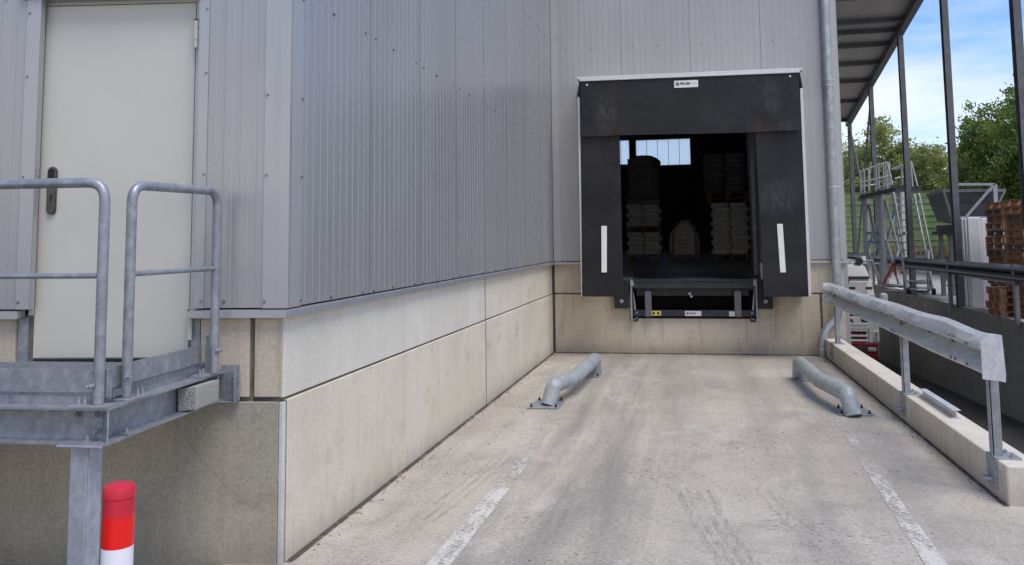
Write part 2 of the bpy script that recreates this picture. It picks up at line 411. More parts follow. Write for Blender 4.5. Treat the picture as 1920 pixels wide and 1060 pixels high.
low = N.math('MULTIPLY', N.math('SUBTRACT', .27, sz.outputs[2]), .95, clamp=False)
backb = N.math('MULTIPLY', N.math('MAXIMUM', N.math('SUBTRACT', .1, sz.outputs[1]), 0), .28)   # unseen cloud bank added behind the camera as fill light for the bay
sideb = N.math('MULTIPLY', N.math('MAXIMUM', N.math('SUBTRACT', sz.outputs[0], .42), 0), .42)   # another added out of view on the right, to soften the blue cast
dens = N.math('ADD', N.math('ADD', N.math('ADD', cl, low), backb), sideb)
mask = N.ramp(dens, (.57, 0.), (.76, .55), (.95, 1.))
skyc = N.mix(1.0, sky.outputs[0], (.68, .95, 1.28), 'MULTIPLY')
N.l(N.mix(mask, skyc, (7.9, 7.4, 6.75)), bg.inputs['Color'])
bg.inputs['Strength'].default_value = .11
sd = bpy.data.lights.new('sun', 'SUN'); so = bpy.data.objects.new('sun', sd); COL.objects.link(so)
sd.energy = 1.9; sd.angle = rad(34); sd.color = (1.0, .915, .80)
sdir = Vector((sin(SUN_AZ)*cos(SUN_EL), cos(SUN_AZ)*cos(SUN_EL), sin(SUN_EL)))
so.rotation_euler = sdir.to_track_quat('Z', 'Y').to_euler(); so.location = (8, -14, 20)
vs = C.view_settings; vs.view_transform = 'Standard'; vs.look = 'None'; vs.exposure = 0.6; vs.gamma = 1
C.render.filter_size = 1.1

# ------------------------------------------------------------------ ground, slab, pit
kx = lambda Y: 1.625 + .029*(11.86-Y)           # inner face of the kerb
PX0, PX1 = 1.98, 5.75                            # truck pit between the bay and the retaining wall
pitz = lambda Y: -.93 - .0537*Y
g = MB()
for x0, x1, y0, y1 in ((-400, -30, -200, 700), (5.98, 400, -200, 700), (-30, 5.98, 37.5, 700), (-30, 5.98, -200, -14), (-30, PX0-.1, -14, 4.5), (-30, -11, 4.5, 37.5)):
    g.face([(x0, y0, -.03), (x1, y0, -.03), (x1, y1, -.03), (x0, y1, -.03)])
struct(g.build('ground', M['yard']))
g = MB().hexa([(-30, -14, -.2), (-2.6, -14, -.2), (-2.6, 4.3, -.2), (-30, 2, -.2), (-30, -14, -.012), (-2.6, -14, -.012), (-2.6, 4.3, -.012), (-30, 2, -.012)])
struct(g.build('asphalt_path', M['asphalt']))
g = MB()
g.prism([(-2.59, -14, -.25), (PX0, -14, -.25), (PX0, 5.84, -.25), (kx(5.84)+.23, 5.84, -.25), (kx(12.6)+.23, 12.6, -.25), (-2.3, 12.6, -.25), (-2.3, 4.2, -.25), (-2.59, 4.0, -.25)], (0, 0, .25))
struct(g.build('bay_floor', M['slab']))
g = MB()
ys = [-14, 0, 6, 12, 18, 24, 30, 37.5]
for a, b2 in zip(ys, ys[1:]):
    g.face([(1.4, a, pitz(a)), (PX1+.1, a, pitz(a)), (PX1+.1, b2, pitz(b2)), (1.4, b2, pitz(b2))])
struct(g.build('truck_ramp', M['pitfloor']))
g = MB()                                         # white line on the ramp
g.face([(3.15, 3, pitz(3)+.004), (3.27, 3, pitz(3)+.004), (3.27, 10.5, pitz(10.5)+.004), (3.15, 10.5, pitz(10.5)+.004)])
struct(g.build('ramp_line', M['paint']))
def strip(name, pts, w, mat, z=.004):
    g = MB(); pts = [Vector((*p, z)) for p in pts]
    L = []
    for k, p in enumerate(pts):
        d = (pts[min(k+1, len(pts)-1)]-pts[max(k-1, 0)]).normalized(); s_ = Vector((-d.y, d.x, 0))*(w/2); L.append((p-s_, p+s_))
    for a, b2 in zip(L, L[1:]): g.face([a[0], b2[0], b2[1], a[1]])
    return struct(g.build(name, mat))
M['paint_mid'] = worn('half_worn_white_paint', (.56, .53, .475), .42, .13, 8)
strip('bay_line', [(-1.40, 3.2), (-1.39, 5.6)], .125, M['paint'])
strip('bay_line', [(-1.39, 5.6), (-1.39, 6.5)], .115, M['paint_mid'])
strip('bay_line', [(-1.39, 6.5), (-1.46, 8.2)], .105, M['paint_faint'])
strip('bay_line', [(1.10, 3.2), (1.12, 5.4)], .11, M['paint'])
strip('bay_line', [(1.12, 5.4), (1.135, 6.7)], .10, M['paint_mid'])
strip('bay_line', [(1.135, 6.7), (1.16, 8.3)], .08, M['paint_faint'])
def arc(x0, y0, x1, y1, bend, n=14):
    return [(x0+(x1-x0)*t+bend*t*t, y0+(y1-y0)*t) for t in [k/n for k in range(n+1)]]
for k in range(4):                               # tread of one skidding tyre
    o = k*.062
    strip('tyre_mark', arc(-.22+o, 5.85, .0+o, 4.25, .13), .042, M['tyre'], .0045)
strip('tyre_mark', arc(.30, 5.95, .42, 4.7, .22), .03, M['tyre'], .0045)
strip('tyre_mark', arc(.36, 5.95, .50, 4.8, .24), .025, M['tyre'], .0045)
for o in (0, .07, .14):
    strip('tyre_mark', arc(-1.62+o*.8, 6.4, -1.72+o, 4.9, -.05), .03, M['tyre'], .0045)
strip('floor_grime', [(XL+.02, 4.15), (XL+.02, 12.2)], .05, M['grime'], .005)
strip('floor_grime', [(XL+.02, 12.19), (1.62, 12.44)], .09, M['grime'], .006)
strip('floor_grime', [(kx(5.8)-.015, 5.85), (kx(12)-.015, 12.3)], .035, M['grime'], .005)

R = random.Random(3); g = MB()
def crumb(x, y, r):
    z = .001; n = 5; top = Vector((x+R.uniform(-.3, .3)*r, y, z+r*R.uniform(.5, 1.0))); a0 = R.uniform(0, 6)
    P5 = [Vector((x+r*R.uniform(.7, 1.2)*cos(a0+2*pi*k/n), y+r*R.uniform(.7, 1.2)*sin(a0+2*pi*k/n), z)) for k in range(n)]
    mi = R.choice((0, 0, 0, 1))
    for k in range(n): g.face([P5[k], P5[(k+1) % n], top], mi)
for k in range(420):
    q = R.random()
    if q < .45: x = XL+.03+abs(R.gauss(0, .05)); y = R.uniform(4.2, 12.2)
    elif q < .6: y = 12.2+R.uniform(0, .1)-abs(R.gauss(0, .06)); x = R.uniform(-2.1, 1.5)
    elif q < .8: y = R.uniform(5.9, 12.1); x = kx(y)-.02-abs(R.gauss(0, .05))
    else: x, y = R.uniform(-2, 1.6), R.uniform(4.2, 12)
    crumb(x, y, R.uniform(.003, .011))
o = g.build('grit', [M['sealant'], M['woodold']]); o['kind'] = 'stuff'; o['label'] = 'fine grit and dry leaf crumbs on the bay floor'
# ------------------------------------------------------------------ the warehouse
wh = root('warehouse', (XL, 12.246, 0), 'warehouse with grey ribbed metal cladding on a pale concrete base', 'warehouse')
HT = 9.2
def profile(u0, u1, dep=.0017, P=.0918, panel=1.01, j0=0.09):
    """polyline (u, off) of the micro-ribbed sheet between u0 and u1"""
    pts = []; u = u0
    joints = [j0+k*panel for k in range(-20, 20)]
    ev = []
    k = math.floor((u0-j0)/P)-1
    while j0+k*P < u1+P:
        b0 = j0+k*P
        ev += [(b0+.001, 0), (b0+.046, 0), (b0+.0485, -dep), (b0+P-.0015, -dep)]
        k += 1
    for j in joints:
        ev = [e for e in ev if abs(e[0]-j) > .008]
        ev += [(j-.007, 0), (j-.003, -.001), (j-.0028, -.014), (j+.0028, -.014), (j+.003, .0015), (j+.007, .0015)]
    ev.sort()
    return [(u0, 0)] + [e for e in ev if u0+.001 < e[0] < u1-.001] + [(u1, 0)]
def cladding(F, u0, u1, z0, z1, j0, holes=(), screws=(), off=.03, dep=.0017):
    g = MB(); pr = profile(u0, u1, dep, j0=j0)
    for (a, oa), (b2, ob) in zip(pr, pr[1:]):
        spans = [(z0, z1)]
        mid = (a+b2)/2
        for h in holes:
            if h[0] < mid < h[1]:
                spans = [s_ for lo, hi in spans for s_ in ((lo, min(hi, h[2])), (max(lo, h[3]), hi)) if s_[1] > s_[0]]
        for lo, hi in spans:
            g.face([F.p(a, off+oa, lo), F.p(b2, off+ob, lo), F.p(b2, off+ob, hi), F.p(a, off+oa, hi)])
    for u, z in screws:
        g.tube([F.p(u, off-.001, z), F.p(u, off+.002, z)], .009, 10, mi=2); g.tube([F.p(u, off+.002, z), F.p(u, off+.009, z)], .007, 6, mi=1)
    return g
rows = lambda j0, u1, zs, offs=(.93, 1.46, 1.92): [(j0+k+o-1, z) for k in range(0, 12) for o in offs for z in zs if .2 < j0+k+o-1 < u1]
# long left wall
scr = []
for k in range(9):
    for o, oz in ((.43, 1.356), (.90, 1.352), (1.09, 1.352)):
        u = .09+k*1.012+o
        if u < 7.95: scr.append((u, oz))
    for o in (.44, .93, 1.11):
        u = .09+k*1.012+o
        if u < 7.9: scr += [(u, 3.085), (u, 4.64)]
cladding(LW, .1, 8.13, 1.338, HT, .09, screws=scr).build('ribbed_cladding', [M['clad'], M['screw'], M['rubber']], wh)
# back wall
scr = [(u, z) for z in (4.53, 2.98, 1.36) for u in (.265, .629, 3.64, 3.92)] + [(u, 4.53) for u in (1.27, 1.63, 2.28, 2.64, 3.29)]
cladding(BK, .05, 4.17, 1.338, HT, .09, holes=((1.0, 3.02, 0, 3.35),), screws=scr, dep=.0010).build('ribbed_cladding', [M['clad'], M['screw'], M['rubber']], wh)
# facade with the door
scr = [(-.32, 1.37), (-.36, 3.6)] + [(-1.6-k*.5, z) for k in range(10) for z in (1.37, 3.07)]
cladding(FC, -12, -.05, 1.338, HT, -.06, holes=((-1.44, -.46, 0, 3.075),), screws=scr).build('ribbed_cladding', [M['clad'], M['screw'], M['rubber']], wh)
g = MB()                                         # right side wall of the hall
SD = Frame(BK.p(4.17, 0, 0), pi/2)
g.box(SD, 0, 25.5, -.12, .03, -2.6, HT); g.build('side_wall', M['clad'], wh, bevel=.004)
# corner trims
g = MB()
g.prism([FC.p(-.107, .031, 1.335), FC.p(-.107, .036, 1.335), FC.p(.034, .036, 1.335), LW.p(.0, .036, 1.335), LW.p(.127, .036, 1.335), LW.p(.127, .031, 1.335), LW.p(.02, .02, 1.335)], (0, 0, HT-1.335))
for z in (1.37, 2.05, 2.49, 3.06, 3.6, 4.2):
    for F, u in ((FC, -.095), (LW, .115)): g.bolt(F.p(u, .035, z), F.n if F is FC else F.n, .0075, .011, 1)
g.build('corner_trim', [M['trim'], M['screw']], wh)
g = MB()
g.box(BK, .033, .14, .031, .037, 1.335, 4.695); g.box(BK, .033, .14, .031, .038, 4.698, HT)
for z in (1.37, 1.95, 2.45, 2.98, 3.5, 4.1, 4.653, 4.735, 5.02, 5.27): g.bolt(BK.p(.128, .037, z), BK.n, .006, .01, 1)
g.build('corner_trim', [M['trim'], M['screw']], wh)
g = MB(); g.box(BK, 4.10, 4.175, .031, .038, 1.335, HT); g.build('corner_trim', M['trim'], wh)
# drip flashings (dark gap above, sloping nose)
def flashing(F, u0, u1, e0=0, e1=0):
    g = MB()
    sec = [(-.02, 1.332), (.03, 1.328), (.048, 1.322), (.050, 1.286), (.044, 1.286), (.02, 1.29), (-.02, 1.29)]
    a = [F.p(u0-(e0*o), o, z) for o, z in sec]; b2 = [F.p(u1+(e1*o), o, z) for o, z in sec]
    n = len(sec); i = len(g.v); g.v += a+b2
    for k in range(n):
        g.f.append((i+k, i+(k+1) % n, i+n+(k+1) % n, i+n+k)); g.mi.append(0)
    g.f += [tuple(i+k for k in range(n)), tuple(i+n+k for k in range(n))]; g.mi += [0, 0]
    return g.build('drip_flashing', M['flash'], wh)
flashing(LW, 0, 8.12, 1.0); flashing(BK, .05, .95); flashing(BK, 3.05, 4.19); flashing(FC, -.505, 0, 0, .9); flashing(FC, -12, -1.45)
# cores behind the sheets keep the hall dark
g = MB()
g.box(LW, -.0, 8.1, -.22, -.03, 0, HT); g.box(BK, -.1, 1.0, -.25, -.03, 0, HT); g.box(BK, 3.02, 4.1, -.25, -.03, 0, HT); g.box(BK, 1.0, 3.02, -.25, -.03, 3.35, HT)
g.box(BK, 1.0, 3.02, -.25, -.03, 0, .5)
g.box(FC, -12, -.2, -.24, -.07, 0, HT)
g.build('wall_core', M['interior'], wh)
# concrete base panels
def panel(F, u0, u1, z0, z1, mat, o1=.0, o0=-.12, name='concrete_panel'):
    g = MB(); g.box(F, u0, u1, o0, o1, z0, z1); return g.build(name, mat, wh, bevel=.005)
panel(LW, .005, 4.205, .858, 1.30, M['conc_light'], .004); panel(LW, 4.222, 8.09, .858, 1.30, M['conc_beige'], .004)
panel(LW, .045, 4.205, -.05, .844, M['conc_beige'], .008); panel(LW, 4.222, 8.10, -.05, .844, M['conc_beige'], .008)
g = MB(); g.box(LW, 4.2045, 4.2225, -.05, .0095, 0, .843); g.box(LW, 4.2045, 4.2225, -.05, .0055, .859, 1.285); g.build('panel_joint', M['sealant'], wh)
g = MB(); g.box(LW, .004, 8.08, -.1, -.022, 0, 1.3); g.box(BK, .06, 4.1, -.1, -.022, 0, .5); g.box(BK, .06, 1.02, -.1, -.023, .4, 1.3); g.box(BK, 3.0, 4.12, -.1, -.023, .4, 1.3); g.box(FC, -12, -.03, -.1, -.03, 0, 1.3)
g.build('panel_joint', M['sealant'], wh)
panel(BK, .035, 1.01, .868, 1.30, M['conc_back']); panel(BK, 3.01, 4.14, .868, 1.30, M['conc_back'])
g = MB()                                         # lower panel with the notch for the leveler
OUT = [(.035, -.05), (3.80, -.05), (3.80, .845), (2.94, .845), (2.94, .455), (2.84, .455), (2.84, .5), (1.25, .5), (1.25, .455), (1.15, .455), (1.15, .845), (.035, .845)]
g.prism([BK.p(u, .004, z) for u, z in OUT], -BK.n*.14); g.build('concrete_panel', M['conc_back'], wh, bevel=.006)
panel(BK, 3.835, 4.14, -.05, .845, M['conc_back'], .0)
panel(FC, -.157, -.004, .862, 1.30, M['conc_back'], .0); panel(FC, -.455, -.184, .862, 1.30, M['conc_back'], .0)
panel(FC, -12, -1.493, .862, 1.30, M['conc_back'], .0)
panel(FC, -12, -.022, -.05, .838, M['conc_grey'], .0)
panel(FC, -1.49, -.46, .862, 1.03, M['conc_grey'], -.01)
g = MB(); g.prism([FC.p(-.02, -.004, 0), FC.p(.0, -.004, 0), LW.p(.018, .006, 0), LW.p(.032, .006, 0), LW.p(.032, -.06, 0), FC.p(-.02, -.08, 0)], (0, 0, .835))
g.build('mortar_strip', M['mortar'], wh, bevel=.004)
g = MB(); g.box(LW, .033, .044, -.05, .002, 0, .836); g.build('corner_sealant', M['sealant'], wh)
g = MB(); ck = [(-.648, .778), (-.582, .725), (-.551, .681), (-.489, .6), (-.433, .537), (-.31, .407), (-.229, .354), (-.135, .25)]
for k, ((a, za), (b2, zb)) in enumerate(zip(ck, ck[1:])):
    w_ = (.0012, .0022, .0016, .001, .0012, .0009, .0007)[k]; m_ = ((a+b2)/2+.006, (za+zb)/2+.004*(-1)**k)
    for (p, zp), (q, zq) in (((a, za), m_), (m_, (b2, zb))): g.face([FC.p(p, .0006, zp-w_), FC.p(q, .0006, zq-w_), FC.p(q, .0006, zq+w_), FC.p(p, .0006, zp+w_)])
g.build('crack', M['sealant'], wh)
# steel uprights beside the door, under the flashings
g = MB(); g.box(FC, -.505, -.462, -.05, -.012, 1.03, 1.29); g.box(FC, -.517, -.505, -.05, -.02, 1.03, 1.30); g.build('door_upright', M['galv_dull'], wh)
g = MB(); g.box(FC, -1.488, -1.43, -.07, -.02, 1.03, 1.29); g.build('door_upright', M['galv_dull'], wh)
# door trims
g = MB(); g.box(FC, -.482, -.427, .03, .037, 1.337, 3.085); g.box(FC, -.485, -.481, -.05, .037, 1.337, 3.085)
for z in (1.375, 2.06, 2.62, 2.98): g.bolt(FC.p(-.440, .036, z), FC.n, .0065, .01, 1)
g.build('door_trim', [M['trim'], M['screw']], wh)
g = MB(); g.box(FC, -1.471, -1.389, .03, .037, 1.337, 3.085); g.box(FC, -1.392, -1.388, .0, .037, 1.337, 3.085); g.box(FC, -1.430, -1.426, -.05, .01, 1.337, 3.085)
for z in (1.375, 2.06, 2.62, 2.98): g.bolt(FC.p(-1.458, .036, z), FC.n, .0065, .01, 1)
g.build('door_trim', [M['trim'], M['screw']], wh)
g = MB(); g.box(FC, -1.51, -.43, -.05, .055, 3.06, 3.12); g.build('door_trim', M['trim'], wh, bevel=.003)
# the door
g = MB(); g.box(FC, -1.405, -.533, -.085, -.028, 1.067, 3.035)
door = g.build('door', M['door'], wh, bevel=.004)
g = MB(); g.box(FC, -1.440, -1.409, -.1, -.030, 1.035, 3.06); g.box(FC, -.529, -.482, -.1, -.031, 1.035, 3.06); g.box(FC, -1.409, -.529, -.1, -.034, 3.04, 3.06)
g.build('door_frame', M['doorframe'], door)
g = MB(); g.box(FC, -1.40, -.515, -.12, -.090, 1.03, 3.06); g.box(FC, -1.40, -.535, -.09, -.029, 1.03, 1.062); g.build('door_gap', M['black'], door)
for zc in (2.845, 1.245):
    g = MB(); c = FC.p(-.5125, .006, 0)
    for z0, z1 in ((-.077, -.035), (-.031, .035), (.039, .077)):
        g.tube([c+Vector((0, 0, zc+z0)), c+Vector((0, 0, zc+z1))], .0135, 16)
    g.tube([c+Vector((0, 0, zc-.074)), c+Vector((0, 0, zc+.074))], .011, 12)
    g.tube([c+Vector((0, 0, zc+.077)), c+Vector((0, 0, zc+.083))], .0145, 16, mi=1)
    g.box(FC, -.512, -.506, -.05, .004, zc-.06, zc+.06)
    g.build('hinge', [M['doorframe'], M['black']], door, smooth=40)
g = MB()                                         # long plate with key hole and recessed grip
def plate_outline(u, w, z0, z1, off, n=10):
    r = w/2; P_ = []
    for k in range(n+1): a = pi*k/n; P_.append(FC.p(u+r*cos(a), off, z1-r+r*sin(a)))
    for k in range(n+1): a = pi+pi*k/n; P_.append(FC.p(u+r*cos(a), off, z0+r+r*sin(a)))
    return P_
g.prism(plate_outline(-1.325, .052, 1.853, 2.118, -.027), FC.n*.016)
handle = g.build('handle_plate', M['steel'], door, bevel=.004)
g = MB(); g.prism(plate_outline(-1.327, .034, 2.02, 2.108, -.0108), FC.n*.001); g.build('grip_recess', M['black'], handle)
g = MB(); g.prism(plate_outline(-1.325, .009, 1.925, 1.955, -.0108), FC.n*.0008)
g.tube([FC.p(-1.325, -.0108, 1.952), FC.p(-1.325, -.0098, 1.952)], .008, 14); g.build('keyhole', M['black'], handle)
for (u, z, l, an, w_) in ((-1.265, 2.265, .035, .15, .003), (-1.275, 2.255, .02, .5, .002), (-1.262, 2.283, .008, 1.4, .003), (-1.30, 1.32, .03, 1.3, .004), (-.98, 1.40, .012, .2, .004), (-.93, 1.392, .010, .9, .004), (-1.377, 1.12, .014, .3, .006), (-1.28, 1.09, .018, 1.1, .005), (-1.24, 1.085, .03, .05, .004), (-1.14, 1.088, .05, .02, .003)):
    g = MB(); d = FC.u*cos(an)*l+Vector((0, 0, sin(an)*l)); e = FC.u*(-sin(an)*w_*.5)+Vector((0, 0, cos(an)*w_*.5)); p = FC.p(u, -.0274, z)
    g.face([p-d*.5, p-e*.4, p+d*.5, p+e]); g.build('scuff_mark', M['inkgrey'], door)
# downpipe
dp = MB(); o_ = .115
pts = fillet([BK.p(4.02, o_, HT), BK.p(4.02, o_, .53), BK.p(3.785, o_+.04, .315), BK.p(3.785, o_+.04, -.02)], .15, 8)
dp.tube(pts, .060, 20)
for z in (3.86, 1.28, .72): dp.tube([BK.p(4.02, o_, z-.03), BK.p(4.02, o_, z+.03)], .063, 20)
pp = dp.build('downpipe', M['galv_pipe'], wh, smooth=50)
for z in (3.895, 3.815, 2.36, .74, .70):
    g = MB(); g.tube([BK.p(4.02, o_, z-.007), BK.p(4.02, o_, z+.007)], .067, 20); g.bolt(BK.p(4.08, o_-.02, z), BK.u, .008, .03); g.build('pipe_clamp', M['galv_light'], pp, smooth=50)
g = MB(); g.tube([BK.p(3.785, o_+.04, .10), BK.p(3.785, o_+.04, .118)], .066, 20); g.build('pipe_ring', M['galv_light'], pp, smooth=50)
# hall: floor, far wall with the two rooflight windows, roof
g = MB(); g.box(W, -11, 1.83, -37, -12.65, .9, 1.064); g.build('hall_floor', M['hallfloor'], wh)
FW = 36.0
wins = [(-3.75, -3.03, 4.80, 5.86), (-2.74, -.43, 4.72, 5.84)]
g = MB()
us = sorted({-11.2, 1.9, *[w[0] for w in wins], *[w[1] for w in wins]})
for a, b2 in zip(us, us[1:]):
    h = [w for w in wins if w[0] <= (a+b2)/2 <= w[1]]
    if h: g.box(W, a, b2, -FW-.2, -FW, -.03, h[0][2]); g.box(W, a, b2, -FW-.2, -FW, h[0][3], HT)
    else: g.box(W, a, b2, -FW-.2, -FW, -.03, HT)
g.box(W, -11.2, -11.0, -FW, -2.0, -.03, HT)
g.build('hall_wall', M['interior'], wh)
g = MB(); g.prism([(-11.2, 1.9, HT), (XL+.05, 4.1, HT), (XL+.05, 12.25, HT), (1.98, 12.5, HT), (1.98, 37.5, HT), (-11.2, 37.5, HT)], (0, 0, .25)); g.build('roof', M['flash'], wh)
for w in wins:
    g = MB(); g.box(W, w[0], w[1], -FW-.12, -FW-.1, w[2], w[3]); pane = g.build('rooflight_window', M['rooflight'], wh)
    g = MB(); n = max(2, round((w[1]-w[0])/.46))
    for k in range(n+1):
        u = w[0]+(w[1]-w[0])*k/n; g.box(W, u-.009, u+.009, -FW-.098, -FW-.06, w[2], w[3])
    g.build('glazing_bar', M['galv_dull'], pane)
g = MB()                                         # inner frames beside the dock door
for u in (2.955, ): g.box(BK, u, u+.06, -.6, -.3, 1.1, 3.3)
g.build('door_guide', M['anthracite'], wh)

# ------------------------------------------------------------------ dock shelter
DO = .55
ds = root('dock_shelter', BK.p(2.0, .03, .85), 'black dock shelter with rubber curtains and white corner strips round the loading hatch', 'dock shelter')
def curtain(P4, name, thick=.012):
    return MB().prism(P4, -BK.n*thick).build(name, M['rubber_face'], ds, bevel=.003)
hz = lambda u: 3.118 + .006*sin(u*2.3)
top = [BK.p(.512, DO+.035, 3.93), BK.p(3.535, DO+.035, 3.93)]
low_ = [BK.p(.512+(3.535-.512)*k/12, DO+.05, hz(k*.25)) for k in range(12, -1, -1)]
curtain(top+low_, 'head_curtain')
cl_ = curtain([BK.p(.505, DO, 3.2), BK.p(1.06, DO+.01, 3.2), BK.p(1.062, DO+.02, .853), BK.p(.483, DO, .853)], 'side_curtain')
cr_ = curtain([BK.p(2.93, DO+.01, 3.2), BK.p(3.535, DO, 3.2), BK.p(3.548, DO, .853), BK.p(2.967, DO+.02, .853)], 'side_curtain')
for cu, q in ((cl_, ((.765, 1.192), (.838, 1.192), (.852, 1.845), (.775, 1.845))), (cr_, ((3.192, 1.182), (3.265, 1.182), (3.248, 1.842), (3.173, 1.842)))):
    MB().prism([BK.p(u, DO+.017, z) for u, z in q], BK.n*.004).build('marker_strip', M['white'], cu)
for ua, ub, oo in ((.468, .500, -.014), (3.552, 3.592, -.004)):   # white aluminium corner profiles
    g = MB(); g.box(BK, ua, ub, .03, DO+oo, .853, 3.72); g.build('corner_profile', M['alu'], ds, bevel=.004)
g = MB(); g.box(BK, .47, 3.59, .03, DO+.045, 3.955, 3.99); g.box(BK, .50, 3.55, DO+.02, DO+.052, 3.925, 3.955); g.build('top_profile', M['alu'], ds, bevel=.004)
for sgn, ue in ((-1, .505), (1, 3.545)):         # black end flaps of the roof
    g = MB()
    g.prism([BK.p(ue, DO+.04, 3.95), BK.p(ue+sgn*.045, DO+.0, 3.72), BK.p(ue+sgn*.045, .06, 3.66), BK.p(ue, .06, 3.95)], BK.u*(-sgn*.012))
    g.prism([BK.p(ue, DO+.05, 3.955), BK.p(ue+sgn*.04, DO+.01, 3.74), BK.p(ue+sgn*.04, DO-.05, 3.70), BK.p(ue, DO-.01, 3.70)], BK.u*(-sgn*.01))
    g.build('end_flap', M['rubber'], ds)
g = MB()
g.box(BK, .50, .54, .04, DO-.02, .86, 3.9); g.box(BK, 3.50, 3.55, .04, DO-.02, .86, 3.9); g.box(BK, .54, 3.5, .04, .1, 3.36, 3.9); g.box(BK, .5, 3.55, .04, DO, 3.90, 3.92)
g.build('side_cover', M['rubber'], ds)
for u, z in ((.61, 3.87), (3.42, 3.88)):
    g = MB(); g.tube([BK.p(u, DO+.036, z), BK.p(u, DO+.046, z)], .014, 14); g.build('rivet', M['alu'], ds)
def maker_sign(parent, u0, u1, z0, z1, off, mat):
    s_ = MB().box(BK, u0, u1, off, off+.004, z0, z1).build('maker_sign', mat, parent)
    w, h = u1-u0, z1-z0; o = off+.0042
    g = MB(); cu, cz, r = u0+.135*w, z0+.52*h, .27*h
    g.tube([BK.p(cu, o, cz), BK.p(cu, o+.001, cz)], r, 20)
    for k in (-1, 0, 1): g.prism([BK.p(cu-r*.8, o+.0012, cz+k*r*.5-r*.3), BK.p(cu+r*.7, o+.0012, cz+k*r*.5+r*.25), BK.p(cu+r*.7, o+.0012, cz+k*r*.5+r*.38), BK.p(cu-r*.8, o+.0012, cz+k*r*.5-r*.17)], BK.n*.0006, 1)
    g.build('emblem', [M['ink'], mat], s_)
    text('lettering', 'PROM', BK, u0+.245*w, o, z0+.37*h, .50*h, M['ink'], s_, bold=.0022*h/.1)
    text('lettering', 'STAHL', BK, u0+.675*w, o, z0+.44*h, .33*h, M['inkgrey'], s_)
maker_sign(ds, 1.842, 2.173, 3.780, 3.880, DO+.037, M['white'])

# ------------------------------------------------------------------ dock leveler and buffers
dl = root('dock_leveler', BK.p(2.04, .05, .5), 'dark steel dock leveler in the notch under the black shelter', 'dock leveler')
g = MB(); g.box(BK, 1.19, 2.88, -2.2, .12, 1.055, 1.068); g.box(BK, 1.20, 2.87, .05, .125, 1.035, 1.0545)
g.build('platform', M['darksteel'], dl, bevel=.003)
g = MB()
for k in range(26): g.box(BK, 1.85+k*.022, 1.862+k*.022, -.4, .06, 1.0681, 1.0705)
g.build('tread_ridges', M['anthracite'], dl)
g = MB(); g.box(BK, 1.2, 2.87, .06, .11, .94, 1.03); g.box(BK, 1.24, 2.84, -.2, -.1, .82, .93); g.build('lip_beam', M['darksteel'], dl)
for s_, u in ((1, 1.153), (-1, 2.937)):
    g = MB(); g.box(BK, min(u, u+s_*.022), max(u, u+s_*.022), -.13, .11, .47, 1.06); g.box(BK, min(u, u+s_*.05), max(u, u+s_*.05), .095, .115, .97, 1.06)
    g.prism([BK.p(u+s_*.022, .09, .47), BK.p(u+s_*.095, .09, .52), BK.p(u+s_*.095, .02, .52), BK.p(u+s_*.022, .02, .47)], (0, 0, .008))
    g.build('side_plate', M['galv_dull'], dl)
    g = MB(); g.prism([BK.p(u+s_*.03, .05, .95), BK.p(u+s_*.06, .05, .75), BK.p(u+s_*.075, .05, .62), BK.p(u+s_*.05, .05, .62)], BK.n*.006); g.build('wear_bracket', M['galv_dull'], dl)
for u in (1.405, 2.668):
    g = MB(); g.box(BK, u-.047, u+.047, .02, .08, .53, .90); g.tube([BK.p(u, .05, .90), BK.p(u, .05, .98)], .012, 8); g.build('support_leg', M['anthracite'], dl, bevel=.004)
g = MB(); g.box(BK, 1.178, 2.912, .0, .06, .535, .625); fb = g.build('front_beam', M['darksteel'], dl, bevel=.004)
for u, o0_, o1_, z, r in ((1.235, .06, .07, .585, .014), (2.86, .06, .07, .585, .014), (2.0, .03, .06, .86, .02), (2.02, .03, .06, .82, .018)):
    g = MB(); g.tube([BK.p(u, o0_, z), BK.p(u, o1_, z)], r, 10); g.build('bolt', M['galv_dull'], dl)
MB().box(BK, 1.447, 1.582, .06, .064, .547, .612).build('warning_sticker', M['yellow'], fb)
for c in (1.48, 1.545):                          # pictograms
    g = MB(); g.prism([BK.p(c-.024, .0642, .562), BK.p(c+.024, .0642, .562), BK.p(c+.01, .0642, .598), BK.p(c-.012, .0642, .602)], BK.n*.0006); g.build('pictogram', M['ink'], fb)
maker_sign(fb, 1.924, 2.154, .543, .612, .062, M['silver'])
g = MB(); g.box(BK, 2.542, 2.628, .06, .064, .540, .608); tp_ = g.build('type_plate', M['silver'], fb)
g = MB()
for k in range(5): g.box(BK, 2.552, 2.60+.018*(k % 2), .0642, .0648, .552+k*.011, .556+k*.011)
g.build('small_print', M['inkgrey'], tp_)
g = MB(); g.box(BK, 1.15, 2.94, -2.3, -.18, .3, .47); g.box(BK, 1.1, 1.149, -2.3, -.14, .3, 1.05); g.box(BK, 2.941, 2.99, -2.3, -.14, .3, 1.05); g.box(BK, 1.1, 2.99, -2.4, -2.3, .3, 1.05)
g.build('pit_lining', M['interior'], dl)
for u0, u1, ub, side in ((.92, 1.127, 1.022, 'left'), (2.933, 3.145, 3.045, 'right')):
    b_ = root('rubber_buffer', BK.p((u0+u1)/2, .01, .65), 'black rubber buffer block left of the dock leveler' if side == 'left' else 'black rubber buffer block right of the dock leveler, nearer the downpipe', 'dock buffer', 'rubber buffers beside the leveler')
    MB().box(BK, u0, u1, .006, .12, .65, 1.06).build('block', M['rubber'], b_, bevel=.008)
    g = MB(); g.tube([BK.p(ub, .12, .755), BK.p(ub, .126, .755)], .028, 20); g.tube([BK.p(ub, .126, .755), BK.p(ub, .14, .755)], .015, 6); g.build('bolt', M['galv_dull'], b_)

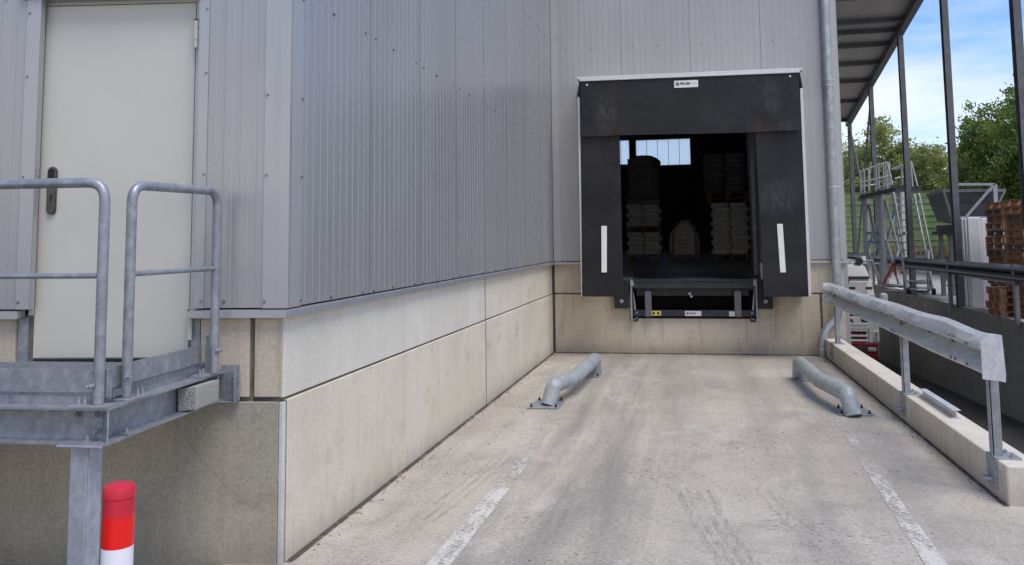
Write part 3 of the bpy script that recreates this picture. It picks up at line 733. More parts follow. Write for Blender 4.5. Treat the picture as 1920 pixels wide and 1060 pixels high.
# ------------------------------------------------------------------ stock inside the hall
zf = 1.066
def pallet_mesh(F, u0, z0, w, d, off0, h=.144):
    g = MB(); n = 5
    for k in range(n):
        a = u0+(w-.11)*k/(n-1); g.box(F, a, a+.11, off0-d, off0, z0+h-.022, z0+h)
    for o in (0, .5, 1):
        oo = off0-(d-.1)*o
        g.box(F, u0, u0+w, oo-.1, oo, z0+h-.044, z0+h-.0225)
        for c in (0, .5, 1):
            a = u0+(w-.12)*c; g.box(F, a, a+.12, oo-.0995, oo-.0005, z0+.022, z0+h-.0445)
    for c in (0, .5, 1):
        a = u0+(w-.12)*c; g.box(F, a, a+.12, off0-d, off0, z0, z0+.0215)
    return g
def sack_mesh(c, w, d, h):
    g = MB(); n = 12; rows_ = []
    for j in range(7):
        t = j/6; zz = c.z+h*(.5-.5*cos(pi*t)); s_ = .86+.14*math.sqrt(max(0, sin(pi*t)))
        rows_.append([Vector((c.x+w/2*s_*math.copysign(abs(cos(2*pi*k/n))**.35, cos(2*pi*k/n)), c.y+d/2*s_*math.copysign(abs(sin(2*pi*k/n))**.35, sin(2*pi*k/n)), zz+.006*sin(k*2.1+j))) for k in range(n)])
    i = len(g.v); g.v += [p for r_ in rows_ for p in r_]
    for j in range(6):
        for k in range(n): g.f.append((i+j*n+k, i+j*n+(k+1) % n, i+(j+1)*n+(k+1) % n, i+(j+1)*n+k)); g.mi.append(0)
    g.f += [tuple(i+k for k in range(n)), tuple(i+6*n+k for k in range(n))]; g.mi += [0, 0]
    return g
ORD = ['lowest', 'second', 'third', 'fourth', 'fifth', 'sixth', 'seventh', 'eighth', 'ninth', 'tenth', 'eleventh', 'twelfth', 'thirteenth', 'fourteenth']
IY = 21.6
def hall_pallet(x0, w, z, label, mat='woodold'):
    o = pallet_mesh(W, x0, z, w, 1.0, -IY).build('wooden_pallet', M[mat], None); o['label'] = label; o['category'] = 'pallet'; o['group'] = 'pallets inside the dark hall'; return o
def sack_pile(x0, w, z, n, h, mat, cols, where, what, group):
    src = {}
    for r_ in range(n):
        for c in range(cols):
            ww = w/cols; sh = .05*((r_ % 2)-.5)
            p = Vector((x0+ww*(c+.5)+(sh if cols > 1 else 0), IY+.3, z+r_*h))
            lab = '%s in the %s layer, %s of %s' % (what, ORD[r_], ('left end' if c == 0 else 'right end'), where)
            if 'o' not in src:
                g = sack_mesh(Vector((0, 0, 0)), ww*1.0, .58, h*1.02); o = g.build(what.split()[-1], M[mat], None, smooth=60); src['o'] = o
            else:
                o = src['o'].copy(); COL.objects.link(o)
            o.location = p; o.rotation_euler = (0, 0, random.uniform(-.02, .02)); tag(o, lab, what.split()[-1], group)
hall_pallet(-1.92, .86, zf, 'dark pallet on the hall floor under the left pile of bales')
sack_pile(-1.92, .86, zf+.145, 5, .115, 'box', 2, 'the lower left pile', 'pale flat bale', 'bales stacked on the left in the hall')
hall_pallet(-1.92, .86, zf+.145+.58, 'dark pallet between the two left piles of bales')
sack_pile(-1.92, .86, zf+.29+.585, 5, .115, 'box', 2, 'the upper left pile', 'pale flat bale', 'bales stacked on the left in the hall')
t = root('caged_container', (-1.49, IY+.5, zf+1.46), 'dark caged container with a bag bulging from its top, on the left bales', 'container')
z0 = zf+1.462
g = MB(); g.box(W, -1.87, -1.10, -IY-.95, -IY-.06, z0+.12, z0+.95); g.build('tank', M['sackdark'], t, bevel=.05)
g = MB()
for k in range(6): a = -1.9+k*.162; g.tube([(a, IY, z0+.1), (a, IY, z0+1.0)], .01, 6)
for k in range(6): g.tube([(-1.9, IY, z0+.1+k*.18), (-1.09, IY, z0+.1+k*.18)], .01, 6)
g.box(W, -1.92, -1.07, -IY-1, -IY, z0, z0+.1); g.build('cage', M['anthracite'], t)
g = MB(); rr = []
for j in range(6):
    s_ = (1.0, 1.03, .98, .8, .5, .12)[j]; zz = z0+.95+(0, .12, .22, .28, .31, .33)[j]
    rr.append([Vector((-1.49+.42*s_*cos(2*pi*k/16)*(1+.07*sin(k*2.7+j)), IY+.5+.45*s_*sin(2*pi*k/16), zz+.03*sin(k*1.9+j*2))) for k in range(16)])
g.v = [p for r_ in rr for p in r_]
for j in range(5):
    for k in range(16): g.f.append((j*16+k, j*16+(k+1) % 16, (j+1)*16+(k+1) % 16, (j+1)*16+k)); g.mi.append(0)
g.f.append(tuple(5*16+k for k in range(16))); g.mi.append(0)
g.build('bulging_bag', M['sackdark'], t, smooth=60)
hall_pallet(.22, .92, zf, 'dark pallet on the hall floor under the right white sacks')
sack_pile(.22, .92, zf+.145, 11, .118, 'sack', 2, 'the right white pile', 'plump white sack', 'white sacks stacked on the right in the hall')
hall_pallet(.12, 1.05, zf+.145+1.305, 'brown pallet carried by the right pile of white sacks')
hall_pallet(.12, 1.05, zf+.29+1.307, 'second brown pallet above the right white sacks')
sack_pile(.05, 1.05, zf+.44+1.31, 8, .118, 'sackdark', 2, 'the top right pile', 'dark sack', 'dark sacks on top of the right pile')
t = root('bulk_bag', (-.48, IY+.4, zf+.12), 'white woven bulk bag with dark straps standing on the hall floor', 'bulk bag')
hall_pallet(-.9, .84, zf, 'dark pallet under the white woven bulk bag')
g = MB(); rr = []
for j in range(8):
    zz = zf+.146+(0, .1, .3, .5, .62, .70, .76, .84)[j]; s_ = (.92, 1, 1, .94, .8, .62, .42, .2)[j]
    rr.append([Vector((-.48+.39*s_*math.copysign(abs(cos(2*pi*k/20))**.55, cos(2*pi*k/20))+.03*(j > 4), IY+.45+.39*s_*math.copysign(abs(sin(2*pi*k/20))**.55, sin(2*pi*k/20)), zz+(.05*cos(k*1.9) if j > 4 else 0))) for k in range(20)])
g.v = [p for r_ in rr for p in r_]
for j in range(7):
    for k in range(20): g.f.append((j*20+k, j*20+(k+1) % 20, (j+1)*20+(k+1) % 20, (j+1)*20+k)); g.mi.append(0)
g.f.append(tuple(7*20+k for k in range(20))); g.mi.append(0)
bb = g.build('bag', M['bagwhite'], t, smooth=60)
for x in (-.77, -.20):
    g = MB(); g.bar((x, IY+.05, zf+.15), (x+.02, IY+.07, zf+.68), .045, .012, (0, 1, 0)); g.tube(fillet([(x+.02, IY+.07, zf+.68), (x*.6-.2, IY+.2, zf+1.0), (x*.5-.25, IY+.4, zf+.85)], .1), .02, 8); g.build('lifting_strap', M['sackdark'], t)
g = MB()
for k in range(3): g.box(W, -.66+.02*k, -.34-.05*k, -IY-.055, -IY-.05, zf+.50-k*.09, zf+.53-k*.09)
g.build('print', M['inkgrey'], t)

# ------------------------------------------------------------------ steel platform in front of the door
PF = Frame((-2.452, 3.075, 0), 0.10)             # front edge of the platform, u negative to the left
pl = root('metal_platform', (-2.9, 3.5, 0), 'galvanised steel landing with tubular railings in front of the cream door', 'platform')
S0, S1 = 3.085, 4.05                             # side beam along Y at X = -2.46
SB = Frame((-2.462, S0, 0), pi/2 + .06)          # side beam frame, u away from the camera, off = to the right
def ibeam(F, u0, u1, o, z0, z1, w=.14, t=.0085, name='beam'):
    g = MB(); g.box(F, u0, u1, o-w/2, o+w/2, z1-t, z1); g.box(F, u0, u1, o-w/2, o+w/2, z0, z0+t); g.box(F, u0, u1, o-.003, o+.003, z0+t, z1-t); return g
g = MB(); g.box(PF, -2.6, -.002, -.142, 0, .9915, 1.0); g.box(PF, -2.6, -.002, -.142, 0, .848, .8565); g.box(PF, -2.6, -.071, -.074, -.068, .8567, .9913)
g.bar(PF.p(-.006, -.004, .924), PF.p(-.070, -.070, .924), .007, .134)       # mitre plate in the corner
g.bolt(PF.p(-.092, -.068, .962), PF.n, .0105, .034); g.bolt(PF.p(-.092, -.068, .895), PF.n, .0105, .034); g.bolt(PF.p(-.185, -.068, .962), PF.n, .0105, .034)
g.bolt(PF.p(-.115, -.03, .8595), (0, 0, 1), .0105, .028)
g.box(PF, -.145, -.085, -.055, -.005, .8567, .8595)
g.build('beam', M['galv'], pl, smooth=30)
g = MB(); g.box(SB, .138, .955, -.142, 0, .9915, 1.0); g.box(SB, .138, .955, -.142, 0, .8495, .8575); g.box(SB, .072, .955, -.074, -.068, .8577, .9913)
g.bolt(SB.p(.17, -.03, .861), (0, 0, 1), .0105, .022); g.box(SB, .142, .20, -.055, -.005, .8577, .861)
g.build('beam', M['galv'], pl, smooth=30)
g = ibeam(SB, .15, .90, -1.2, .85, 1.0); g.build('beam', M['galv'], pl)
g = MB()                                         # end channel and plate on the wall
g.box(SB, .90, .907, -.067, -.002, .859, .991); g.box(FC, -.33, -.235, .0, .008, .84, 1.035); g.box(FC, -.245, -.237, .008, .06, .845, 1.03)
g.box(SB, .955, .963, -.036, .09, .85, 1.0); g.box(FC, -.40, -.235, .008, .05, .842, .849); g.bolt(FC.p(-.262, .008, .975), FC.n, .009, .025)
g.build('wall_bracket', M['galv'], pl, bevel=.002)
g = MB()                                         # corner column: two channels with a ragged seam
CL = Frame((-2.59, 3.115, 0), .06)
g.box(CL, -.045, .036, -.05, .04, -.02, .838); g.box(CL, .0362, .042, -.05, .0365, -.02, .838)
g.box(CL, -.10, .11, -.075, .06, .838, .8475)
g.build('column', M['zinc_post'], pl, bevel=.004)
g = MB(); g.box(CL, -2.4, -2.31, -.05, .04, -.02, .838); g.build('column', M['zinc_post'], pl, bevel=.004)
g = MB()                                         # deck: bearing bars and cross bars
DZ = 1.052
for k in range(30):
    a = .092+k*.0285
    g.box(PF, -2.6, -.055, -a-.003, -a, DZ-.028, DZ)
for k in range(90):
    u = -2.58+k*.028
    g.bar(PF.p(u, -.09, DZ-.004), PF.p(u+.012, -.90, DZ-.004), .005, .008)
g.build('deck_grating', M['galv_dull'], pl)
g = MB(); g.box(PF, -2.6, -.075, -.090, -.086, 1.0005, 1.036)
g.box(SB, .09, .86, -.090, -.086, 1.0005, 1.038); g.build('angle_iron', M['galv'], pl)
g = MB(); g.box(PF, -2.6, -.072, -.084, -.078, 1.050, 1.150); g.box(PF, -.068, -.060, -.11, -.07, 1.03, 1.150); g.build('toe_board', M['galv'], pl, bevel=.001)
g = MB(); g.box(SB, .125, .86, -.084, -.078, 1.058, 1.152); g.build('toe_board', M['galv'], pl, bevel=.001)
R_ = .0225
def railing(pts_top, posts, mid, mat='galv'):
    g = MB(); g.tube(fillet(pts_top, .085, 8), R_, 18)
    for a, b2 in mid: g.tube([a, b2], .0125, 12)
    rl = g.build('railing', M[mat], pl, smooth=50)
    for base, F, sgn in posts:
        h = MB(); h.box(F, *base); h.build('base_plate', M['galv_dull'], rl, bevel=.001)
    return rl
f0 = PF.p(-.080, -.046, 1.012)
f1 = PF.p(-1.35, -.046, 1.012)
T = lambda p, z: Vector((p.x, p.y, z))
rl = railing([f0, T(f0, 1.958), T(f1, 1.958), f1], [((-.185, -.012, -.072, .004, 1.0, 1.010), PF, 1), ((-1.44, -1.28, -.072, .004, 1.0, 1.010), PF, 1)], [(T(f0, 1.553), T(f1, 1.553))])
for p, d in ((PF.p(-.095, -.028, 1.088), PF.n-PF.u*.8), (PF.p(-.13, -.03, 1.010), (0, 0, 1)), (PF.p(-.158, -.03, 1.010), (0, 0, 1))): bolt('bolt', p, d, .0095, .03, 'galv_dull', rl)
s0 = SB.p(.185, -.0, 1.012); s1 = SB.p(.905, -.03, 1.012)
s0 = Vector((-2.520, 3.268, 1.012)); s1 = Vector((-2.508, 3.925, 1.012))
rl = railing([s0, T(s0, 1.955), T(s1, 1.960), s1], [((.13, .30, -.074, .004, 1.0, 1.010), SB, 1), ((.74, .90, -.074, .004, 1.0, 1.010), SB, 1)], [(T(s0, 1.553), T(s1, 1.553))])
for p, d in ((s0+Vector((.012, -.018, .088)), SB.n-SB.u*.3), (s1+Vector((.02, -.008, .115)), SB.n), (SB.p(.235, -.025, 1.010), (0, 0, 1)), (SB.p(.27, -.025, 1.010), (0, 0, 1)), (SB.p(.765, -.03, 1.010), (0, 0, 1)), (SB.p(.795, -.03, 1.010), (0, 0, 1))): bolt('bolt', p, d, .0095, .03, 'galv_dull', rl)
g = MB(); g.box(SB, .865, .90, -.06, -.052, 1.0, 1.2); g.build('flat_bar', M['galv'], pl)
# granite stone lying in the side beam
gb = root('granite_block', SB.p(.64, .045, .862), 'rough grey granite setting stone lying in the side beam of the landing', 'stone')
g = MB(); z0, z1 = .859, .982
g.hexa([SB.p(.61, .042, z0+.012), SB.p(.61, -.055, z0), SB.p(.83, -.055, z0), SB.p(.835, .040, z0+.012), SB.p(.612, .041, z1), SB.p(.608, -.055, z1-.012), SB.p(.83, -.055, z1-.012), SB.p(.836, .041, z1-.002)])
g.mi[5] = 0
for k in range(len(g.f)): g.mi[k] = 1
g.mi[2] = g.mi[0+2]
# the sawn end that faces the camera is the speckled one
best = min(range(len(g.f)), key=lambda k: sum(((g.v[i]-SB.p(0, 0, 0)).dot(SB.u)) for i in g.f[k])/4)
g.mi[best] = 0
g.build('stone', [M['granite'], M['granite_top']], gb, bevel=.003)

# ------------------------------------------------------------------ bollard
bo = root('bollard', (-1.872, 2.4, 0), 'red and white plastic bollard standing beside the landing column', 'bollard')
g = MB(); ax = lambda z: Vector((-1.866+(.92-z)*-.006, 2.4, z)); r = .0485
g.tube([ax(-.03), ax(.727)], r, 28); g.build('white_band', M['whitefilm'], bo, smooth=50)
g = MB(); g.tube([ax(.727), ax(.822)], r+.0004, 28); g.build('red_band', M['redglow'], bo, smooth=50)
g = MB(); g.tube([ax(.822), ax(.878)], r, 28); g.build('sleeve', M['red'], bo, smooth=50)
g = MB(); g.tube([ax(.8785), ax(.8795), ax(.905), ax(.914), ax(.9185)], [r-.001, r+.0012, r+.0008, r-.003, r-.012], 28)
g.tube([ax(.9186), ax(.9194)], [.012, .0115], 20)
g.build('cap', M['red'], bo, smooth=35)

# ------------------------------------------------------------------ wheel guides (bent pipes on plates)
def wheel_guide(name_label, mir):
    sx = 1 if mir > 0 else -1
    P_ = (lambda x, y, z: Vector((x, y, z)))
    if mir > 0: a, b2, c, near_, far_ = (1.285, 8.40), (1.12, 9.22), (1.055, 10.36), [(1.185, 8.40), (1.505, 8.43), (1.475, 8.78), (1.20, 8.74)], [(.985, 10.25), (1.17, 10.26), (1.16, 10.5), (.985, 10.5)]
    else: a, b2, c, near_, far_ = (-1.535, 8.38), (-1.39, 9.0), (-1.345, 10.28), [(-1.755, 8.19), (-1.445, 8.225), (-1.445, 8.66), (-1.735, 8.63)], [(-1.45, 10.12), (-1.275, 10.13), (-1.285, 10.45), (-1.45, 10.45)]
    r_ = root('wheel_guide', (b2[0], b2[1], 0), name_label, 'wheel guide', 'galvanised wheel guides on the bay floor')
    zt = .195
    foot = Vector((a[0]+.035*sx, a[1]-.02, .008)); foot2 = Vector((c[0], c[1]+.09, .008))
    top1 = Vector((a[0]-.01*sx, a[1]+.06, zt)); top2 = Vector((c[0], c[1]+.02, zt))
    g = MB(); g.tube(fillet([foot, top1, Vector((b2[0], b2[1], zt)), top2, foot2], .035, 4), .078, 22); g.build('pipe', M['galv_guide'], r_, smooth=45)
    for pl_ in (near_, far_):
        g = MB(); g.prism([(x, y, .0045) for x, y in pl_], (0, 0, .011))
        cx = sum(x for x, y in pl_)/4; cy = sum(y for x, y in pl_)/4
        q = g.build('base_plate', M['galv_dull'], r_, bevel=.002)
        for x, y in pl_: bolt('anchor_bolt', (x+(cx-x)*.22, y+(cy-y)*.22, .0155), (0, 0, 1), .011, .034, 'darksteel', q)
wheel_guide('bent galvanised wheel guide pipe near the long concrete wall, left of the bay', -1)
wheel_guide('bent galvanised wheel guide pipe beside the kerb, right of the bay', 1)

# ------------------------------------------------------------------ kerb and guard rail
KB = Frame((kx(12.45), 12.45, 0), -math.atan2(1, .029))     # u along the kerb towards the camera
KB = Frame((kx(12.45), 12.45, 0), -(pi/2 - math.atan(.029)))
# off < 0 is to the right of the kerb's inner face
sgn = 1 if KB.n.x > 0 else -1
def kbox(g, u0, u1, d0, d1, z0, z1, mi=0):       # d = distance to the right of the inner face
    o = sorted((sgn*d0, sgn*d1)); g.box(KB, u0, u1, o[0], o[1], z0, z1, mi)
def kp(u, d, z): return KB.p(u, sgn*d, z)
KL = 12.45-5.86
kb = root('kerb', kp(KL/2, .1, 0), 'long pale concrete kerb along the right edge of the bay', 'kerb')
g = MB(); KH = .245
for a, b2 in ((0.05, 3.2), (3.204, KL)): kbox(g, a, b2, 0, .225, -.02, KH)
g.build('kerb_beam', M['conc_kerb'], kb, bevel=.012)
g = MB(); kbox(g, 0, KL, .01, .24, -2.2, -.02); g.build('edge_beam', M['conc_dark'], kb)
gr = root('guard_rail', kp(KL/2, .06, KH), 'bright galvanised guard rail with a dented top on three posts along the pale kerb', 'guard rail')
prof = [(.066, .012), (.050, .0), (.010, .018), (-.032, .040), (-.044, .060), (-.038, .080), (.060, .138), (.076, .158), (.072, .176), (-.026, .200), (-.038, .216), (-.032, .240), (.006, .292), (.055, .314), (.070, .304)]
prof = [(d+.012, z*.285/.312) for d, z in prof]
DR = lambda u: -.055*max(0, (u-.2)/(KL-.2))
g = MB(); i = 0; nu = 60; U0, U1 = .18, KL-.05
ring = []
for k in range(nu+1):
    u = U0+(U1-U0)*k/nu; t = (u-U0)/(U1-U0)
    zb = .735 + .02*t + .004*sin(u*2.1)
    dent = .026*math.exp(-((t-.84)/.06)**2) - .012*math.exp(-((t-.95)/.03)**2) + .006*sin(u*1.7)*t
    row = []
    for q, (d, z) in enumerate(prof):
        f = z/.285
        row.append(kp(u, d+DR(u)-.35*dent*max(0, f-.6)+.004*sin(u*5+q), zb+z+dent*max(0, f-.35)*1.1))
    ring.append(row)
for a, b2 in zip(ring, ring[1:]):
    for q in range(len(prof)-1): g.face([a[q], b2[q], b2[q+1], a[q+1]])
    for q in range(len(prof)-1):                 # thickness
        dd = KB.n*(sgn*.004)
        g.face([a[q]+dd, a[q+1]+dd, b2[q+1]+dd, b2[q]+dd])
beam = g.build('rail_beam', M['galv_light'], gr, smooth=28)
g = MB()                                         # bolt slots on the crests
for u in (.9, 1.0, 2.55, 2.65, 4.15, 4.25, 5.9, 6.0, 6.25):
    for d, z in ((-.002, .735+.062), (-.002, .735+.203)):
        t = (u-U0)/(U1-U0)
        p = kp(u, -.032+DR(u), z+.02*t+.004*sin(u*2.1)+(.02 if 5.4 < u < 6.1 and z > .9 else 0)); g.tube([p, p+Vector((-.006, 0, 0))], .013, 10)
g.build('slot', M['anthracite'], beam)
g = MB()
for u in (1.5, 3.3, 3.9, 5.0, 5.6):
    p = kp(u, .076+DR(u), .90); g.tube([p, p+Vector((-.014, 0, 0))], .014, 8)
g.build('bolt', M['anthracite'], beam)
g = MB()                                         # folded end shoe at the near end
e0 = [(-.088, .765), (.005, .757), (.036, .752), (.040, .80), (.03, 1.045), (.0, 1.052), (-.04, 1.055), (-.088, 1.0)]
g.prism([kp(KL-.05+.25*(d+.07), d, z) for d, z in e0], KB.u*.006)
g.build('end_shoe', M['galv_light'], gr, bevel=.002)
g = MB(); g.prism([kp(.18, d, z) for d, z in [(-.012, .745), (.075, .745), (.075, 1.02), (-.012, 1.02)]], KB.u*-.006); g.build('end_shoe', M['galv_light'], gr)
for dp_, u in ((.045, .62), (.0, 4.17), (-.005, 6.36)):
    g = MB()
    kbox(g, u-.022, u+.022, dp_+.0, dp_+.005, KH+.01, .98); kbox(g, u+.022, u+.027, dp_+.011, dp_+.062, KH+.01, .98); kbox(g, u-.027, u-.022, dp_, dp_+.05, KH+.01, .98)
    kbox(g, u-.02, u+.022, dp_+.057, dp_+.062, KH+.01, .98)
    po = g.build('post', M['galv'], gr, bevel=.001)
    g = MB(); kbox(g, u-.085, u+.085, -.009, .15, KH+.001, KH+.010); kbox(g, u-.085, u+.085, -.010, -.001, .055, KH+.001)
    g.build('bracket', M['galv_dull'], po, bevel=.0015)
    for du, z in ((-.03, .12), (.03, .105)): bolt('bolt', kp(u+du, -.010, z), -KB.n*sgn, .014, .05, 'galv_dull', po)
    for du in (-.06, .06): bolt('bolt', kp(u+du, .10, KH+.010), (0, 0, 1), .015, .022, 'galv_dull', po)
hb = root('steel_offcut', kp(4.6, .14, KH), 'short offcut of steel beam lying on the kerb behind the middle post', 'steel beam')
g = MB(); kbox(g, 4.30, 5.22, .105, .165, KH+.001, KH+.008); kbox(g, 4.30, 5.22, .131, .139, KH+.008, KH+.062); kbox(g, 4.30, 5.22, .105, .165, KH+.062, KH+.069)
g.build('beam', M['galv_light'], hb, bevel=.001)

# ------------------------------------------------------------------ retaining wall, dark crash rail, canopy
WY0, WY1 = -6.0, 37.0
rw = root('retaining_wall', (5.86, 20, 0), 'long dark concrete retaining wall between the truck ramp and the yard', 'retaining wall')
ys = [WY0]
while ys[-1] < WY1: ys.append(min(WY1, ys[-1]+2.45))
for a, b2 in zip(ys, ys[1:]):
    g = MB(); z = lambda y: .0+.0075*(21-y)
    g.hexa([(5.75, a+.006, -4), (6.0, a+.006, -4), (6.0, b2-.006, -4), (5.75, b2-.006, -4), (5.75, a+.006, z(a)), (6.0, a+.006, z(a)), (6.0, b2-.006, z(b2)), (5.75, b2-.006, z(b2))])
    g.build('wall_panel', M['conc_dark'], rw, bevel=.008)
dr = root('crash_rail', (5.7, 25, .9), 'dark grey crash rail bolted along the top of the retaining wall', 'crash rail')
g = MB(); zt = lambda y: .935+.0092*(33-y)
pr2 = [(.06, 0), (.0, .03), (-.03, .06), (-.03, .09), (.02, .13), (.06, .15), (.06, .17), (.02, .19), (-.03, .23), (-.03, .26), (0, .29), (.06, .32)]
for a, b2 in zip(range(8, 37, 2), range(10, 39, 2)):
    b2 = min(b2, 37)
    for (d0, z0), (d1, z1) in zip(pr2, pr2[1:]):
        g.face([(5.66+d0, a, zt(a)-.32+z0), (5.66+d0, b2, zt(b2)-.32+z0), (5.66+d1, b2, zt(b2)-.32+z1), (5.66+d1, a, zt(a)-.32+z1)])
g.box(W, 5.72, 5.725, -37, -8, .70, .96)
g.build('rail_beam', M['midsteel'], dr, smooth=35)
for y in (13.0, 17.43, 21.74, 26.3, 30.9, 35.2):
    g = MB(); zz = zt(y)
    g.box(W, 5.66, 5.668, -y-.05, -y+.05, -.22, zz+.02); g.box(W, 5.668, 5.74, -y-.05, -y-.043, -.05, zz+.01); g.box(W, 5.668, 5.74, -y+.043, -y+.05, -.05, zz+.01)
    g.build('post', M['midsteel'], dr, bevel=.002)
cz = lambda y: 6.03+.157*(34.6-y)                # underside of the edge beam
cn = root('canopy', (4, 25, 7), 'sloping lean-to canopy of pale sheets on tall dark posts over the ramp', 'canopy')
CXL, CXR = 2.02, 5.86
g = MB()
y0, y1 = 12.9, 35.0
g.hexa([(CXL, y0, cz(y0)+.30), (CXR+.05, y0, cz(y0)+.26), (CXR+.05, y1, cz(y1)+.26), (CXL, y1, cz(y1)+.30), (CXL, y0, cz(y0)+.36), (CXR+.05, y0, cz(y0)+.32), (CXR+.05, y1, cz(y1)+.32), (CXL, y1, cz(y1)+.36)])
g.build('roof_sheet', M['canopy'], cn)
g = MB()                                         # ribs and joints of the sheets seen from below
for k in range(1, 39):
    x = CXL+k*.1
    w_ = .012 if k % 10 else .03
    g.hexa([(x, y0, cz(y0)+.285), (x+w_, y0, cz(y0)+.285), (x+w_, y1, cz(y1)+.285), (x, y1, cz(y1)+.285), (x, y0, cz(y0)+.2995), (x+w_, y0, cz(y0)+.2995), (x+w_, y1, cz(y1)+.2995), (x, y1, cz(y1)+.2995)], 1 if k % 10 == 0 else 0)
g.build('sheet_rib', [M['canopy'], M['anthracite']], cn)
g = MB(); g.hexa([(5.68, y0, cz(y0)), (5.86, y0, cz(y0)), (5.86, y1, cz(y1)), (5.68, y1, cz(y1)), (5.68, y0, cz(y0)+.25), (5.86, y0, cz(y0)+.25), (5.86, y1, cz(y1)+.25), (5.68, y1, cz(y1)+.25)])
g.build('edge_beam', M['anthracite'], cn)
for y, w_ in ((34.75, .13), (32.3, .13), (30.05, .13), (28.35, .13), (26.75, .12), (25.66, .08), (24.9, .13), (23.2, .15), (21.2, .16), (18.9, .16), (16.7, .16), (14.5, .16)):
    g = MB(); g.box(W, CXL+.02, 5.68, -y-w_/2, -y-w_/2+.02, cz(y)+.13, cz(y)+.27); g.box(W, CXL+.02, 5.68, -y-w_/2, -y+w_/2, cz(y)+.12, cz(y)+.135); g.build('cross_beam', M['anthracite'], cn)
for y in (34.6, 30.2, 25.66, 21.2, 16.75, 12.95):
    g = MB(); w_ = .1
    g.box(W, 5.70, 5.835, -y-w_, -y-w_+.014, -.05, cz(y)); g.box(W, 5.70, 5.835, -y+w_-.014, -y+w_, -.05, cz(y)); g.box(W, 5.765, 5.775, -y-w_+.014, -y+w_-.014, -.05, cz(y))
    g.build('post', M['anthracite'], cn)
for ya, yb, dz_ in ((30.2, 34.6, .3), (34.6, 30.2, .1)):
    g = MB(); g.tube([(5.77, ya, cz(ya)-dz_), (5.77, yb, .3)], .035, 8); g.build('brace', M['midsteel'], cn)

# ------------------------------------------------------------------ yard behind the wall
def rnd_pallets(Fx, y, z0, n, w, d, labels, mats, group, cat='pallet'):
    src = {}
    for k in range(n):
        mt_ = mats[k % len(mats)]
        if mt_ not in src:
            o = pallet_mesh(W, -w/2, 0, w, d, d/2).build('wooden_pallet', M[mt_], None); src[mt_] = o
        else: o = src[mt_].copy(); COL.objects.link(o)
        o.location = (Fx+random.uniform(-.03, .03), y+random.uniform(-.03, .03), z0+k*.1475); o.rotation_euler = (0, 0, random.uniform(-.035, .035))
        tag(o, labels(k), cat, group)
NTH = lambda k: ['bottom', 'second', 'third', 'fourth', 'fifth', 'sixth', 'seventh', 'eighth', 'ninth', 'tenth', 'eleventh', 'twelfth', 'thirteenth', 'fourteenth', 'fifteenth', 'sixteenth', 'seventeenth', 'eighteenth'][k]
gp = 'pallets stacked behind the retaining wall'
rnd_pallets(at(1854, 480, 20.4).x+.44, 19.9, -.02, 16, .88, 1.15, lambda k: 'brown pallet, %s from the ground in the reddish stack beside the white panels' % NTH(k), ('wood', 'wood', 'woodold'), gp)
rnd_pallets(at(1886, 480, 18.9).x+.5, 18.35, -.02, 16, 1.0, 1.1, lambda k: 'weathered pallet, %s from the ground in the tallest stack by the near canopy post' % NTH(k), ('wood', 'woodold', 'wood', 'wood'), gp)
rnd_pallets(at(1851, 560, 19.3).x+.31, 18.9, -.02, 4, .62, .8, lambda k: 'small brown pallet, %s from the ground in the low stack on the wall edge' % NTH(k), ('wood',), gp)
# upright white panels
WP = lambda px, Y: at(px, 480, Y).x
for k, (x0, x1, yy, lab) in enumerate(((WP(1801, 21.6), WP(1805.5, 21.6), 21.6, 'narrowest upright white sheet, furthest left beside the canopy post'), (WP(1806.5, 21.4), WP(1811, 21.4), 21.4, 'narrow upright white sheet, second beside the canopy post'), (WP(1812, 21.2), WP(1816.5, 21.2), 21.2, 'narrow upright white sheet, third beside the canopy post'), (WP(1818, 20.9), WP(1842.5, 20.9), 20.9, 'broad upright white panel in the middle of the white sheets'), (WP(1844, 21.0), WP(1862, 21.0), 21.0, 'broad upright white panel next to the reddish pallet stack'))):
    r_ = root('white_panel', ((x0+x1)/2, yy, -.03), lab, 'panel', 'white panels stored upright in the yard')
    g = MB(); g.box(W, x0, x1, -yy-.12, -yy, -.028, 2.02+.02*(k % 2)); g.build('sheet', M['panelwhite'], r_, bevel=.02)
    g = MB()
    g.box(W, x1+.002, x1+.012, -yy-.12, -yy-.03, -.028, 1.98)
    g.build('seam', M['anthracite'] if k < 3 else M['panelwhite'], r_)
# hopper
hp = root('hopper', at(1800, 550, 23), 'large dark steel hopper on legs with a light frame in front', 'hopper')
g = MB(); f = 22.6; bk = 25.3
A = [at(1769, 358, f), at(1884, 357, f), at(1852, 421, f), at(1788, 421, f)]
B = [at(1738, 367, bk), at(1738, 367, bk)+Vector((A[1]-A[0]).xyz), at(1757, 416, bk)+Vector((A[2]-A[3]).xyz), at(1757, 416, bk)]
for k in range(4): g.face([A[k], A[(k+1) % 4], B[(k+1) % 4], B[k]]) if k else None
g.face(A); g.face(B)
g.build('bin', M['hopper'], hp)
g = MB(); g.bar(A[0], A[1], .06, .07); g.bar(A[0], B[0], .06, .07); g.bar(B[0], B[1], .06, .07); g.bar(A[1], B[1], .06, .07); g.bar(A[0], A[3], .07, .05); g.bar(A[1], A[2], .07, .05); g.build('rim', M['midsteel'], hp)
g = MB(); g.box(W, A[0].x+.05, A[1].x-.12, -f+.005, -f+.012, A[0].z-.32, A[0].z-.09); g.build('dark_opening', M['darksteel'], hp)
g = MB(); g.box(W, B[3].x-.03, A[2].x, -bk, -f-.02, A[3].z-.17, A[3].z); g.box(W, B[3].x-.12, A[2].x+.05, -bk-.1, -f+.05, A[3].z-.26, A[3].z-.171); g.build('outlet_frame', M['hopper'], hp)
